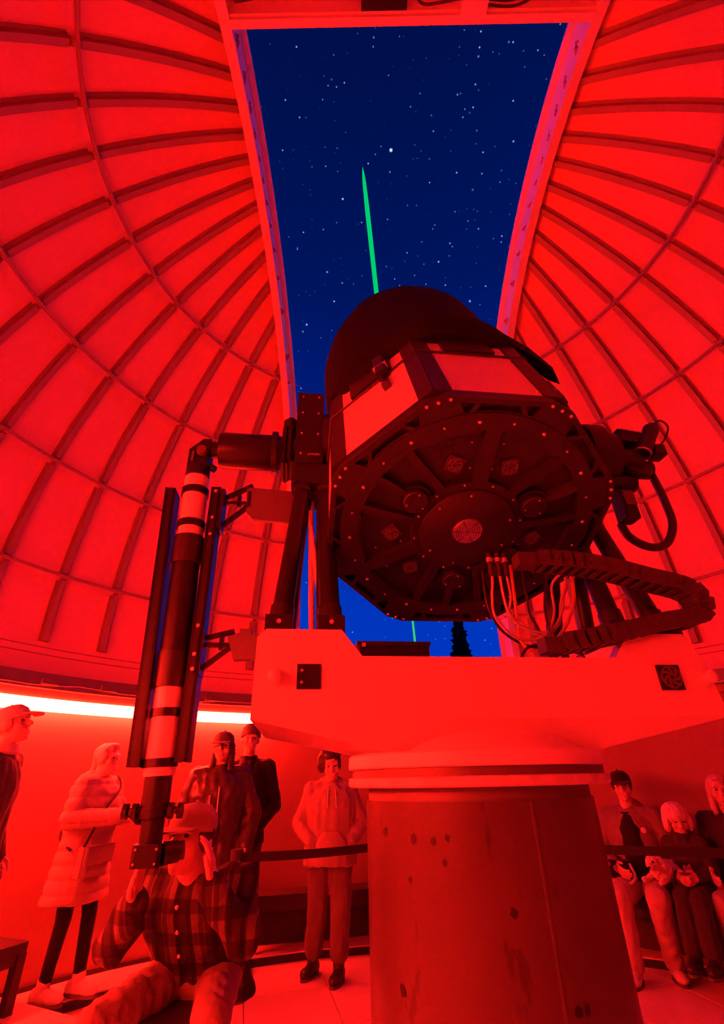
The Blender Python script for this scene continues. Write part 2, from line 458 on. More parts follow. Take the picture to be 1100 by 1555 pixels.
part('column', MB().lathe([(.0, .0), (PR+.004, .0), (PR, .03), (PR, 1.262), (0, 1.262)], 96), 'pier', pier)
part('base_flange', MB().lathe([(.0, .0), (.56, .0), (.56, .025), (PR, .026)], 64), 'darksteel', pier)
part('seam', MB().box((-.004, -.003, .03), (.004, .003, 1.26), Matrix.Rotation(R(12), 4, 'Z') @ Matrix.Translation((0, -PR-.0, 0))), 'darksteel', pier)
def on_pier(deg, z, dr=0):                             # deg: 0 faces the camera side, + to the right
    return Matrix.Rotation(R(deg), 4, 'Z') @ Matrix.Translation((0, -PR-dr, z))
rp = random.Random(5)
marks = [(-48, 1.17, .010), (-30, 1.16, .012), (-20.5, 1.155, .010), (-14, 1.165, .009), (-16, 1.10, .008), (9, .985, .011), (-40, .78, .012), (28, .77, .012), (32, .77, .010), (-26, .64, .008), (-33, 1.05, .006)]
for d, z, r in marks:
    m = MB(); M = on_pier(d - 10.6, z)
    m.add([M @ Vector(p) for p in [(r*math.cos(t)*(.8+.4*rp.random()), -.0022, r*1.3*math.sin(t)*(.7+.5*rp.random())) for t in [6.283*k/9 for k in range(9)]]] + [M @ Vector((0, .006, 0))],
          [(k, (k+1) % 9, 9) for k in range(9)] + [tuple(range(9))])
    part('dent', m, 'blackdeep', pier, 0, 'dark chipped hole in the pier skin')
for k in range(30):
    d = rp.uniform(-52, 46); z = rp.uniform(.5, 1.2); w = rp.uniform(.0006, .0016); h = rp.choice([.002, .002, .003, .004, .012])
    M = on_pier(d, z) @ Matrix.Rotation(rp.uniform(-.5, .5), 4, 'Y')
    part('scratch', MB().box((-w, -.0012, -h), (w, .003, h), M), 'groove', pier, 0)
part('neck', MB().lathe([(0, 1.262), (.425, 1.262), (.425, 1.303), (0, 1.303)], 64), 'darksteel', pier)
part('lower_ring', MB().lathe([(0, 1.303), (.498, 1.303), (.505, 1.309), (.505, 1.331), (.498, 1.335), (0, 1.335)], 96), 'worn', pier)
part('groove_ring', MB().lathe([(0, 1.334), (.488, 1.334), (.488, 1.364), (0, 1.364)], 96), 'groove', pier)
part('upper_ring', MB().lathe([(0, 1.362), (.500, 1.362), (.505, 1.367), (.503, 1.405), (.495, 1.412), (0, 1.412)], 96), 'ringw', pier)

# ---------------------------------------------------------------- fork
fork = thing('telescope_fork', 'wide white fork base with black tube legs carrying the telescope', 'telescope mount', (CX, CY, 1.415), AL)
Z0 = -1.415
def fz(p): return (p[0], p[1], p[2] + Z0)
FH = .87; FR = .88; FV = .395
prof = [(-FH, 1.51), (-FH, 1.785), (-FH+.03, 1.815), (-.565, 1.815), (-.49, 1.72), (.49, 1.72), (.565, 1.815), (.80, 1.815), (.825, 1.79), (.855, 1.69), (.88, 1.51)]
def fork_body():
    m = MB()
    XZ = Matrix(((1,0,0,0),(0,0,1,0),(0,1,0,Z0),(0,0,0,1)))      # (x, z, y) -> local
    m.prism(prof, -FV, -FV+.06, XZ); m.prism(prof, FV-.06, FV, XZ)  # front and rear walls
    m.box(fz((-FH, -FV+.06, 1.51)), fz((FR-.03, FV-.06, 1.70)))          # deck
    for s in (-1, 1):
        E_ = FH if s < 0 else FR-.065; m.box(fz((min(s*E_, s*.57), -FV+.06, 1.70)), fz((max(s*E_, s*.57), FV-.06, 1.805)))
    # keel that narrows down to the bearing ring
    t = [(-FH, -FV), (FR, -FV), (FR, FV), (-FH, FV)]; b = [(-.40, -.30), (.40, -.30), (.40, .30), (-.40, .30)]
    m.add([fz((x, y, 1.51)) for x, y in t] + [fz((x, y, 1.413)) for x, y in b], [(0,1,5,4), (1,2,6,5), (2,3,7,6), (3,0,4,7), (4,5,6,7), (3,2,1,0)])
    return m
fb = part('fork_base', fork_body(), 'white', fork, 20)
# turntable hub: a shallow dome that bulges out of the keel
part('turntable_hub', MB().lathe([(.0, 1.52+Z0), (.18, 1.518+Z0), (.30, 1.503+Z0), (.38, 1.474+Z0), (.425, 1.44+Z0), (.44, 1.4135+Z0), (0, 1.4135+Z0)], 72), 'white', fork, 60)
for x in (-.30, .10, .42):                               # seam rivets on the front face
    for z in (1.56, 1.60, 1.645): part('rivet', MB().cyl(fz((x, -FV+.002, z)), fz((x, -FV-.003, z)), .004, .003, 8), 'bolt', fork)
def knob(u, w):
    m = MB(); m.cyl(fz((u, -FV, w)), fz((u, -FV-.012, w)), .028, .028, 20); m.cyl(fz((u, -FV-.012, w)), fz((u, -FV-.040, w)), .016, .020, 16); m.ball(fz((u, -FV-.045, w)), (.024, .014, .024), 16)
    part('knob', m, 'white', fork)
knob(-.795, 1.645); knob(.825, 1.645)
part('cover_plate', MB().box(fz((-.722, -FV-.006, 1.606)), fz((-.638, -FV+.001, 1.690))), 'black', fork)
for z in (1.628, 1.668): part('screw', MB().cyl(fz((-.705, -FV-.005, z)), fz((-.705, -FV-.010, z)), .006, .005, 10), 'bolt', fork)
fr = part('vent_fan_frame', MB().box(fz((.640, -FV-.012, 1.602)), fz((.728, -FV+.001, 1.692))), 'black', fork)
def swirl(m, c, r, ax, ay, an, nb=7, h=.006, r0=.18):
    c = Vector(c); ax = Vector(ax); ay = Vector(ay); an = Vector(an)
    for k in range(nb):
        t0 = 6.283*k/nb; pts = []
        for i in range(6):
            q = i/5; t = t0 + q*1.0; rr = r*(r0 + (1-r0)*q); pts.append(c + ax*(rr*math.cos(t)) + ay*(rr*math.sin(t)) + an*h)
        w = r*.12
        L1 = []; L2 = []
        for i, p in enumerate(pts):
            d = (pts[min(i+1,5)]-pts[max(i-1,0)]).normalized(); s = d.cross(an).normalized()
            L1.append(p+s*w); L2.append(p-s*w)
        vs = L1 + L2 + [p - an*h for p in L1] + [p - an*h for p in L2]
        fs = []
        for i in range(5): fs += [(i, i+1, 7+i, 6+i), (i, i+1, 13+i, 12+i), (6+i, 7+i, 19+i, 18+i)]
        m.add(vs, fs)
    return m
sw = MB(); swirl(sw, fz((.684, -FV-.012, 1.647)), .038, (1,0,0), (0,0,1), (0,-1,0)); sw.ring(.036, .041, 0, .005, 24, Matrix.Translation(fz((.684, -FV-.012, 1.647))) @ Matrix.Rotation(R(90), 4, 'X'))
part('fan_rotor', sw, 'groove', fr)
def leg(p0, p1, r=.042):                                  # black tube leg with clevis and collar ends
    p0 = Vector(fz(p0)); p1 = Vector(fz(p1)); d = (p1-p0).normalized()
    o = part('leg', MB().cyl(p0 + d*.08, p1 - d*.02, r, r*.92, 20), 'black', fork)
    part('foot_block', MB().box(tuple(p0 + Vector((-.052, -.05, -.012))), tuple(p0 + Vector((.052, .05, .062)))), 'black', o)
    part('collar', MB().cyl(p0 + d*.055, p0 + d*.115, r*1.16, r*1.16, 20), 'blackplate', o)
    part('collar', MB().cyl(p1 - d*.12, p1 - d*.03, r*1.13, r*1.13, 20), 'blackplate', o)
    part('bolt', MB().cyl(p0 + Vector((0, -.050, .035)), p0 + Vector((0, -.056, .035)), .010, .009, 8), 'bolt', o)
for s in (-1, 1):
    top = 2.70
    leg((s*.80, -.29, 1.825), (s*.735, -.05, top)); leg((s*.60, -.29, 1.825), (s*.635, -.05, top))
    leg((s*.80, .27, 1.825), (s*.735, .05, top)); leg((s*.60, .27, 1.825), (s*.635, .05, top))
    lo, hi = sorted((s*.595, s*.80))
    part('yoke_head', MB().box(fz((lo, -.12, 2.63)), fz((hi, .12, 2.745)), None, .02), 'black', fork)
    lo, hi = sorted((s*.645, s*.79))
    bb = part('bearing_box', MB().box(fz((lo, -.13, 2.745)), fz((hi, .13, 3.215))), 'black', fork, 20)
    for x in (lo+.03, hi-.03):
        for z in (2.80, 2.93, 3.07, 3.185): part('bolt', MB().cyl(fz((x, -.130, z)), fz((x, -.136, z)), .006, .005, 8), 'bolt', bb)
    part('handle', MB().tube([fz((s*.692-.03, -.13, 2.79)), fz((s*.692-.03, -.15, 2.785)), fz((s*.692+.03, -.15, 2.785)), fz((s*.692+.03, -.13, 2.79))], .006, 8), 'darksteel', bb)
    lo, hi = sorted((s*.785, s*.86))
    part('bearing_flange', MB().box(fz((lo, -.10, 2.78)), fz((hi, .10, 3.06)), None, .03), 'black', fork)
    lo, hi = sorted((s*.615, s*.65))
    part('altitude_drum', MB().cyl(fz((lo, 0, 2.96)), fz((hi, 0, 2.96)), .17, .17, 40), 'blackplate', fork)
part('brace', MB().cyl(fz((-.66, .30, 1.82)), fz((-.70, .06, 2.66)), .016, .016, 10), 'rail', fork)
part('brace', MB().cyl(fz((-.58, .28, 1.82)), fz((-.72, .06, 2.66)), .016, .016, 10), 'rail', fork)

# ---------------------------------------------------------------- optical tube
ALT = R(65.5); MZ = 2.985; LB = .755
OM = Matrix.Translation((CX, CY, MZ)) @ Matrix.Rotation(AL, 4, 'Z') @ Matrix.Rotation(ALT - R(90), 4, 'X') @ Matrix.Translation((0, 0, -LB))
ota = thing('telescope_tube', 'huge black telescope tube with octagonal back end pointing up at the slit', 'telescope', M=OM)
# local: x right, y down in the picture, z along the tube; the back plate is at z = 0
def pol(r, deg): return (r*math.cos(R(deg)), -r*math.sin(R(deg)))
AP = .615
OV = [pol(AP/math.cos(R(22.5)), 22.5 + 45*k) for k in range(8)]
def chamf(poly, c):
    out = []
    n = len(poly)
    for i in range(n):
        p = Vector(poly[i]); a = Vector(poly[i-1]); b = Vector(poly[(i+1) % n])
        out += [tuple(p + (a-p).normalized()*c), tuple(p + (b-p).normalized()*c)]
    return out
bp = part('back_plate', MB().prism(chamf(OV, .05)[::-1], .034, .06), 'blackplate', ota, 20)
part('ring_frame', MB().ring(.488, .560, -.004, .040, 96), 'blackplate', bp)
part('ring_groove', MB().ring(.560, .566, .004, .040, 96), 'blackplate', bp)
m = MB()                                                   # octagonal rim
for k in range(8):
    a = Vector(OV[k]); b = Vector(OV[(k+1) % 8]); d = (b-a).normalized(); nrm = Vector((d.y, -d.x))
    if nrm.dot(a) > 0: nrm = -nrm
    a2 = a + d*.05; b2 = b - d*.05
    m.prism([tuple(a2), tuple(b2), tuple(b2 + nrm*.022), tuple(a2 + nrm*.022)], .0, .05)
    b3 = b + (Vector(OV[(k+2) % 8]) - b).normalized()*.05
    m.prism([tuple(b2), tuple(b3), tuple(b3*.955), tuple(b2*.955)], .0, .05)
part('octagon_rim', m, 'blackplate', bp, 20)
for k in range(8):                                         # webs between ring and rim at each corner
    w = MB(); vt = Vector(OV[k]); ang = math.degrees(math.atan2(-vt.y, vt.x))
    for off in (-15.0, 15.0):
        p = Vector(pol(.556, ang + off*.72)); q = Vector(pol(.606, ang + off*1.0))
        d = (q-p).normalized(); s = Vector((-d.y, d.x))*.009
        w.prism([tuple(p-s), tuple(p+s), tuple(q+s), tuple(q-s)], .002, .045)
    pp = [pol(.556, ang-9), pol(.635, ang-7), pol(.645, ang), pol(.635, ang+7), pol(.556, ang+9)]
    w.prism(pp, .002, .045)
    part('web', w, 'blackplate', bp, 20)
def sector(r0, r1, a0, a1, n=8): return [pol(r1, a0+(a1-a0)*i/n) for i in range(n+1)] + [pol(r0, a1-(a1-a0)*i/n) for i in range(n+1)]
def bar(p, q, w, z0=-.002, z1=.04):
    p = Vector(p); q = Vector(q); d = (q-p).normalized(); s = Vector((-d.y, d.x))*w
    return MB().prism([tuple(p-s), tuple(p+s), tuple(q+s), tuple(q-s)], z0, z1)
part('hub_ring', MB().ring(.0, .252, .0, .04, 72), 'blackplate', bp)
for k in range(3):
    base = 90 + 120*k                                      # main spoke
    part('spoke', bar(pol(.23, base), pol(.50, base), .030), 'blackplate', bp, 20)
    for s in (-1, 1):
        part('spoke', bar(pol(.23, base + s*37), pol(.50, base + s*41), .017), 'blackplate', bp, 20)
        part('pocket_lip', MB().prism(sector(.476, .492, base + s*6, base + s*36), .0, .04), 'blackplate', bp, 20)
        c = pol(.335, base + s*20.5); A = R(base + s*20.5)
        M = Matrix.Translation((c[0], c[1], .034)) @ Matrix.Rotation(-A + R(35*s), 4, 'Z')
        f = part('fan_frame', MB().box((-.036, -.036, -.014), (.036, .036, .002), M), 'chain', ota, 20)
        r = MB(); r.ring(.027, .032, -.017, -.012, 20, M); rr = MB(); swirl(rr, M @ Vector((0,0,-.014)), .028, M.to_3x3() @ Vector((1,0,0)), M.to_3x3() @ Vector((0,1,0)), (0,0,-1), 6, .005, .3)
        r.add(rr.v, rr.f); part('fan_rotor', r, 'darksteel', f)
    bo = base + 60                                         # round boss with its arm
    c = Vector(pol(.300, bo))
    b_ = part('boss', MB().lathe([(0, -.030), (.050, -.030), (.054, -.026), (.054, .036), (0, .036)], 36, Matrix.Translation((c.x, c.y, 0))), 'blackplate', ota, 40)
    part('boss_collar', MB().ring(.058, .070, -.004, .036, 36, Matrix.Translation((c.x, c.y, 0))), 'black', b_)
    part('boss_arm', bar(pol(.350, bo), pol(.492, bo), .014, -.010, .036), 'silver' if 0 else 'bench' if k == 2 else 'blackplate', b_, 20)
    for t in (40, 160, 280):
        q = c + Vector((.041*math.cos(R(t)), .041*math.sin(R(t))))
        part('bolt', MB().cyl((q.x, q.y, -.030), (q.x, q.y, -.034), .0045, .004, 8), 'bolt', b_)
disc = part('centre_disc', MB().lathe([(0, -.016), (.205, -.016), (.213, -.010), (.215, .002), (0, .002)], 72), 'blackplate', ota, 40)
gr = part('hub_grille', MB().lathe([(0, -.020), (.066, -.020), (.070, -.015), (0, -.0155)], 40), 'darksteel', ota, 40)
for k in range(6):
    m = MB()
    for j in range(5):
        rr = .012 + .011*j
        a0 = 60*k + 4; n = 4
        pa = [Vector(pol(rr, a0 + 52*i/n)) for i in range(n+1)]; pb = [Vector(pol(rr+.006, a0 + 52*i/n)) for i in range(n+1)]
        m.prism([tuple(p) for p in pa] + [tuple(p) for p in pb[::-1]], -.024, -.019)
    part('grille_louvre', m, 'bolt', gr, 0)
bolt_me = MB().lathe([(0, -.005), (.0042, -.005), (.0055, -.002), (.0055, .004), (0, .004)], 10).mesh('bolt', 'bolt', 40)
def bolt_at(r, deg, z, sc=1.0, par=None):
    o = link('bolt', bolt_me, par or ota); x, y = pol(r, deg); o.location = (x, y, z); o.scale = (sc, sc, 1)
for k in range(24): bolt_at(.524, 7.5 + 15*k, -.004, 1.0 if k % 2 else 1.5)
for k in range(6): bolt_at(.19, 30 + 60*k + (8 if k % 2 else -8), -.016)
for k in range(12): bolt_at(.238, 15 + 30*k, 0)
for k in range(8):
    for off in (-4.2, 0, 4.2): bolt_at(.632, 22.5 + 45*k + off, .0, 1.35)
for k in range(3):
    for s in (-1, 1):
        for rr in (.30, .42): bolt_at(rr, 90 + 120*k + s*9, .033, .8)
# sides of the octagonal cell
BZ = .715
part('cell_core', MB().prism([(x*.955, y*.955) for x, y in OV], .055, BZ), 'blackplate', ota, 20)
for k in range(8):
    a = Vector(OV[k]); b = Vector(OV[(k+1) % 8]); d = (b-a).normalized(); nrm = Vector((d.y, -d.x))
    if nrm.dot(a) < 0: nrm = -nrm
    mid = (a+b)/2; L = (b-a).length
    SM = Matrix(((d.x, 0, nrm.x, mid.x), (d.y, 0, nrm.y, mid.y), (0, 1, 0, 0), (0, 0, 0, 1)))   # x along side, y up the tube, z outward
    lower = part('side_panel', MB().prism(rect(L-.145, .455, 0, .275), -.020, -.004, SM), 'silver', ota, 20, 'pale flat side panel')
    up_ = part('upper_panel', MB().prism(rect(L-.145, .19, 0, .617), -.020, -.006, SM), 'silver', ota, 20)
    part('cover_slab', MB().prism(rect(L-.27, .185, 0, .620), -.006, .012, SM), 'blackplate', up_, 20)
    part('corner_flange', MB().prism(rect(.070, BZ-.05, -L/2+.036, BZ/2+.025), -.022, .002, SM), 'blackplate', ota, 20)
    part('corner_flange', MB().prism(rect(.070, BZ-.05, L/2-.036, BZ/2+.025), -.022, .002, SM), 'blackplate', ota, 20)
    for s in (-1, 1):
        part('slot', MB().prism([(s*(L/2-.036)+.020*math.cos(t), .47+.012*math.sin(t)) for t in [6.283*i/14 for i in range(14)]], .0, .0035, SM), 'cable', ota, 20)
    for y in (.10, .45):
        for s in (-1, 1):
            o = link('bolt', bolt_me, lower); o.matrix_local = SM @ Matrix.Translation((s*(L/2-.085), y, -.003)) @ Matrix.Rotation(math.pi, 4, 'X')
m = MB(); cord = []
for k in range(9):
    v = Vector(OV[k % 8])*1.004; cord.append((v.x, v.y, .505))
    w = (Vector(OV[k % 8]) + Vector(OV[(k+1) % 8]))/2*1.006
    if k < 8: cord.append((w.x, w.y, .497))
part('tie_cord', m.tube(cord, .005, 6), 'cable', ota)
# black cloth shroud: brim over the cell, hood above it
def fold(t, z): return .012*math.sin(3*t+.6) + .010*math.sin(7*t+z*2) + .006*math.sin(13*t-1+3*z)
part('shroud_skirt', MB().lathe([(.655, .655), (.695, .68), (.715, .735), (.70, .80), (.655, .87), (.63, .90), (.60, .90), (.60, .66), (.655, .655)], 96, None, 0, None, lambda t, z: (fold(t, z)*1.2 if z < .82 else fold(t, z)*.5) - (.115 if z < .82 else .05)*math.cos(t)**2), 'cloth_black', ota, 60)
part('shroud_hood', MB().lathe([(.625, .86), (.622, 1.1), (.63, 1.35), (.635, 1.6), (.63, 1.85), (.615, 1.99), (.60, 2.01), (.585, 1.99), (.58, 1.4), (.58, .9), (0, .9)], 96, None, 0, None, lambda t, z: (.6*fold(t, z) if z > 1.02 else .3*fold(t, z)) - (.03*math.cos(t)**2 if z < 1.02 else 0)), 'cloth_black', ota, 60)
part('cap_flap', MB().loft([[(.22, -.64, .70), (.42, -.50, .70), (.43, -.51, .80), (.23, -.65, .80)], [(.36, -.59, .66), (.48, -.47, .66), (.49, -.48, .74), (.37, -.60, .74)], [(.47, -.535, .60), (.52, -.475, .60), (.53, -.48, .65), (.48, -.54, .65)]]), 'cloth_black', ota, 50)
# actuator with its cable on the upper left face, another upper right
def actuator(ang, z, s):
    x, y = pol(AP+.03, ang); M = Matrix.Translation((x, y, z)) @ Matrix.Rotation(R(-ang-90), 4, 'Z')
    o = part('actuator', MB().box((-.030, -.035, -.02), (.030, .02, .16), M, .008).cyl(M @ Vector((0, -.02, -.02)), M @ Vector((0, -.02, -.10)), .016, .016, 12), 'black', ota)
    part('actuator_band', MB().box((-.034, -.039, .03), (.034, .02, .055), M), 'bolt', o)
    part('plug', MB().box((-.018, -.03, -.145), (.018, -.005, -.10), M), 'chain', o)
    part('actuator_cable', MB().tube([M @ Vector(p) for p in ((0, -.03, -.12), (s*.05, -.06, -.04), (s*.10, -.09, .06), (s*.08, -.07, .16), (s*.02, -.03, .18), (0, -.02, .14))], .0055, 6, 5), 'cable', o)
actuator(128, .50, -1); actuator(47, .40, 1)

# ---------------------------------------------------------------- relay eyepiece on the left side of the fork
rel = thing('relay_eyepiece', 'long upright relay eyepiece tube, white and black, held beside the fork', 'eyepiece tube', (CX, CY, 0), AL)
part('port_tube', MB().lathe([(0, 0), (.094, 0), (.098, .012), (.098, .27), (.092, .28), (.092, .40), (0, .40)], 36, Matrix.Translation((-1.19, 0, 2.885)) @ Matrix.Rotation(R(90), 4, 'Y')), 'black', rel)
part('port_ring', MB().ring(.09, .118, -.010, .018, 36, Matrix.Translation((-.905, 0, 2.885)) @ Matrix.Rotation(R(90), 4, 'Y')), 'black', rel)
part('port_flange', MB().box((-.862, -.105, 2.765), (-.828, .105, 3.0), None, .02), 'black', rel)
part('port_neck', MB().cyl((-1.26, 0, 2.885), (-1.185, 0, 2.885), .045, .045, 20), 'black', rel)
RA = Vector((-1.290, 0, 2.80)); RB = Vector((-1.219, 0, 1.077))
def rax(w): return RA + (RB-RA)*((RA.z - w)/(RA.z - RB.z))
el = MB(); el.loft([[(-1.335, -.05, 2.75), (-1.242, -.05, 2.75), (-1.242, .05, 2.75), (-1.335, .05, 2.75)], [(-1.338, -.05, 2.85), (-1.235, -.05, 2.85), (-1.235, .05, 2.85), (-1.338, .05, 2.85)], [(-1.275, -.045, 2.925), (-1.235, -.045, 2.925), (-1.235, .045, 2.925), (-1.275, .045, 2.925)]])
elb = part('mirror_elbow', el, 'black', rel, 20)
part('focus_knob', MB().cyl((-1.268, -.06, 2.83), (-1.268, -.085, 2.83), .027, .025, 20), 'groove', elb)
part('focus_knob', MB().cyl((-1.235, 0, 2.78), (-1.205, 0, 2.76), .02, .018, 16), 'black', elb)
part('scale_mark', MB().box((-1.318, -.064, 2.77), (-1.306, -.058, 2.83)), 'groove', elb)
def sec(name, w0, w1, r, mt, r1=None): return part(name, MB().cyl(rax(w0), rax(w1), r, r1, 32), mt, rel)
sec('tube_collar', 2.76, 2.695, .060, 'black')
sec('white_tube', 2.70, 2.353, .060, 'tubew')
for w0, w1 in ((2.628, 2.590), (2.440, 2.404)): sec('clamp_ring', w0, w1, .066, 'black')
sec('wide_sleeve', 2.356, 2.215, .070, 'blackplate')
sec('dark_tube', 2.22, 1.80, .061, 'black')
sec('wide_sleeve', 1.815, 1.672, .066, 'blackplate')
sec('white_tube', 1.675, 1.355, .058, 'tubew')
for w0, w1 in ((1.592, 1.561), (1.414, 1.384)): sec('clamp_ring', w0, w1, .064, 'black')
sec('dark_tube', 1.360, 1.222, .050, 'black')
foc = sec('focuser', 1.255, 1.222, .056, 'black')
for s in (-1, 1):
    c = rax(1.244)
    part('focus_shaft', MB().cyl(c, c + Vector((s*.085, -.02, 0)), .012, .012, 12), 'darksteel', foc)
    for q in (.055, .088): part('focus_wheel', MB().cyl(c + Vector((s*q, -.02, 0)), c + Vector((s*(q+.016), -.02, 0)), .026, .026, 20), 'black', foc)
sec('draw_tube', 1.224, 1.135, .040, 'black')
ed = part('diagonal', MB().box((-1.268, -.055, 1.077), (-1.170, .05, 1.145), None, .012), 'black', rel, 20)
part('eyepiece', MB().cyl((-1.172, .0, 1.113), (-1.125, .02, 1.118), .036, .034, 24), 'black', ed)
part('eyecup', MB().cyl((-1.127, .02, 1.118), (-1.108, .028, 1.120), .028, .030, 24), 'cable', ed)
for x, z in ((-1.255, 1.09), (-1.255, 1.132), (-1.184, 1.09), (-1.184, 1.132)): part('screw', MB().cyl((x, -.055, z), (x, -.058, z), .004, .004, 8), 'bolt', ed)
def rail(u0, w0, u1, w1, wd):
    m = MB()
    for dv0, dv1, x0, x1 in ((-.05, -.035, -wd, wd), (-.05, .05, -wd, -wd+.012), (-.05, .05, wd-.012, wd)):
        m.loft([[(u0+x0, dv0, w0), (u0+x1, dv0, w0), (u0+x1, dv1, w0), (u0+x0, dv1, w0)], [(u1+x0, dv0, w1), (u1+x1, dv0, w1), (u1+x1, dv1, w1), (u1+x0, dv1, w1)]])
    return part('support_rail', m, 'black', rel, 20)
rail(-1.392, 2.61, -1.318, 1.385, .024)
r2 = rail(-1.172, 2.625, -1.150, 1.40, .024)
for w in (2.60, 2.45, 2.36, 1.92, 1.80, 1.74): part('bolt', MB().cyl((-1.172+.022*(2.62-w)/1.2, -.05, w), (-1.172+.022*(2.62-w)/1.2, -.056, w), .009, .008, 8), 'bolt', r2)
def bracket(w, h, u1, full):
    m = MB()
    m.box((-1.150, -.05, w-h), (-1.128, .05, w+.045))
    for p, q in (((-1.13, w+.02), (u1, w+.10*full)), ((-1.13, w-h+.03), (u1, w-.01)), ((-1.13, w-.01), (u1, w-.01)), ((-1.06, w-.03), (-1.06, w+.04)), ((u1-.01, w-.03), (u1-.01, w+.06*full))):
        p = Vector((p[0], 0, p[1])); q = Vector((q[0], 0, q[1])); d = (q-p).normalized(); s = Vector((-d.z, 0, d.x))*.009
        m.loft([[p-s+Vector((0,-.012,0)), p+s+Vector((0,-.012,0)), p+s+Vector((0,.012,0)), p-s+Vector((0,.012,0))], [q-s+Vector((0,-.012,0)), q+s+Vector((0,-.012,0)), q+s+Vector((0,.012,0)), q-s+Vector((0,.012,0))]])
    return part('truss_bracket', m, 'black', rel, 20)
bracket(2.57, .17, -1.00, 1.0)
XZ0 = Matrix(((1,0,0,0),(0,0,1,0),(0,1,0,0),(0,0,0,1)))
part('bracket_plate', MB().prism([(-1.028, 2.655), (-.79, 2.640), (-.79, 2.455), (-.985, 2.47), (-1.02, 2.51)], -.012, .012, XZ0), 'darksteel', rel, 20)
bracket(1.86, .14, -1.01, .5)
part('bracket_plate', MB().prism([(-1.035, 1.885), (-.985, 1.90), (-.985, 1.918), (-.935, 1.918), (-.935, 1.895), (-.865, 1.89), (-.865, 1.79), (-1.0, 1.785)], -.02, .02, XZ0), 'darksteel', rel, 20)

# ---------------------------------------------------------------- instruments on the right side of the fork
ins = thing('instrument_cluster', 'black camera and motor cluster with a hanging hose on the far fork bearing', 'camera', (CX, CY, 0), AL)
part('derotator', MB().lathe([(0, 0), (.20, 0), (.21, .02), (.21, .10), (.17, .12), (.17, .19), (0, .19)], 40, Matrix.Translation((.845, 0, 2.95)) @ Matrix.Rotation(R(90), 4, 'Y')), 'blackplate', ins)
part('adapter', MB().cyl((1.02, 0, 2.93), (1.20, 0, 2.93), .105, .10, 32), 'black', ins)
part('focuser', MB().cyl((1.17, 0, 2.90), (1.29, 0, 2.90), .055, .055, 24), 'black', ins)
cb = part('camera_body', MB().box((-.075, -.05, -.045), (.075, .05, .045), Matrix.Translation((1.18, -.04, 3.085)) @ Matrix.Rotation(R(8), 4, 'Y'), .012), 'black', ins, 20)
part('camera_lid', MB().box((-.07, -.056, .03), (.07, -.045, .042), Matrix.Translation((1.18, -.04, 3.085)) @ Matrix.Rotation(R(8), 4, 'Y')), 'bolt', cb)
gm = MB(); M = Matrix.Translation((1.27, -.09, 3.055)) @ Matrix.Rotation(R(32), 4, 'Y')
gm.cyl(M @ Vector((0,0,-.12)), M @ Vector((0,0,.10)), .045, .045, 24); gm.cyl(M @ Vector((0,0,.10)), M @ Vector((0,0,.13)), .035, .03, 24)
gs = part('guide_scope', gm, 'black', ins)
part('scope_rim', MB().lathe([(.041, -.125), (.049, -.125), (.049, -.115), (.041, -.115), (.041, -.125)], 24, M), 'bolt', gs)
part('wire', MB().tube([M @ Vector(p) for p in ((0, 0, .12), (.02, -.02, .18), (.08, -.02, .16), (.09, 0, .06), (.06, 0, -.02))], .006, 6, 5), 'cable', ins)
part('motor', MB().cyl((1.20, -.05, 2.995), (1.36, -.05, 2.995), .03, .03, 16).box((1.30, -.09, 2.96), (1.37, -.01, 3.03)), 'black', ins)
part('filter_wheel', MB().lathe([(0, -.02), (.085, -.02), (.09, 0), (.085, .02), (0, .02)], 28, Matrix.Translation((1.16, -.06, 2.875)) @ Matrix.Rotation(R(70), 4, 'X')), 'black', ins)
part('counterweight', MB().cyl((.98, -.03, 2.775), (1.13, -.03, 2.775), .055, .05, 20), 'black', ins)
jb = part('junction_box', MB().box((.985, -.09, 2.53), (1.07, .01, 2.70), None, .01), 'black', ins, 20)
part('box_lid', MB().box((.997, -.098, 2.60), (1.058, -.089, 2.685)), 'darksteel', jb)
part('hose', MB().tube([(1.29, 0, 2.90), (1.307, 0, 2.81), (1.319, 0, 2.675), (1.314, 0, 2.545), (1.246, 0, 2.430), (1.16, 0, 2.393), (1.08, 0, 2.41), (1.02, 0, 2.46), (1.0, 0, 2.53)], .022, 10, 6), 'cable', ins, 60)

# ---------------------------------------------------------------- cable chain and loose cables
ch = thing('cable_chain', 'black plastic cable drag chain looping over the end of the white fork', 'cable chain', (CX, CY, 0), AL)
cp = [Vector(p) for p in ((.25, 2.115), (.43, 2.105), (.58, 2.080), (.72, 2.045), (.83, 2.020), (.895, 1.993), (.920, 1.943), (.893, 1.893), (.83, 1.874), (.72, 1.856), (.58, 1.825), (.43, 1.795), (.25, 1.765))]
cs = spline([Vector((p.x, 0, p.y)) for p in cp], 30); acc = [0]
for a, b in zip(cs[:-1], cs[1:]): acc.append(acc[-1] + (b-a).length)
lm = MB(); PT = .047; HH = .034
for v in (-.050, .042): lm.prism([(-.030, -HH), (.018, -HH), (.030, -HH*.5), (.030, HH*.5), (.018, HH), (-.030, HH)], v, v+.008, XZ0)
for z in (-HH, HH-.007): lm.box((-.010, -.045, z), (.010, .045, z+.007))
lm.box((-.004, -.056, -.008), (.004, -.049, .008))
link_me = lm.mesh('chain_link', 'chain', 20)
n = int(acc[-1]/PT)
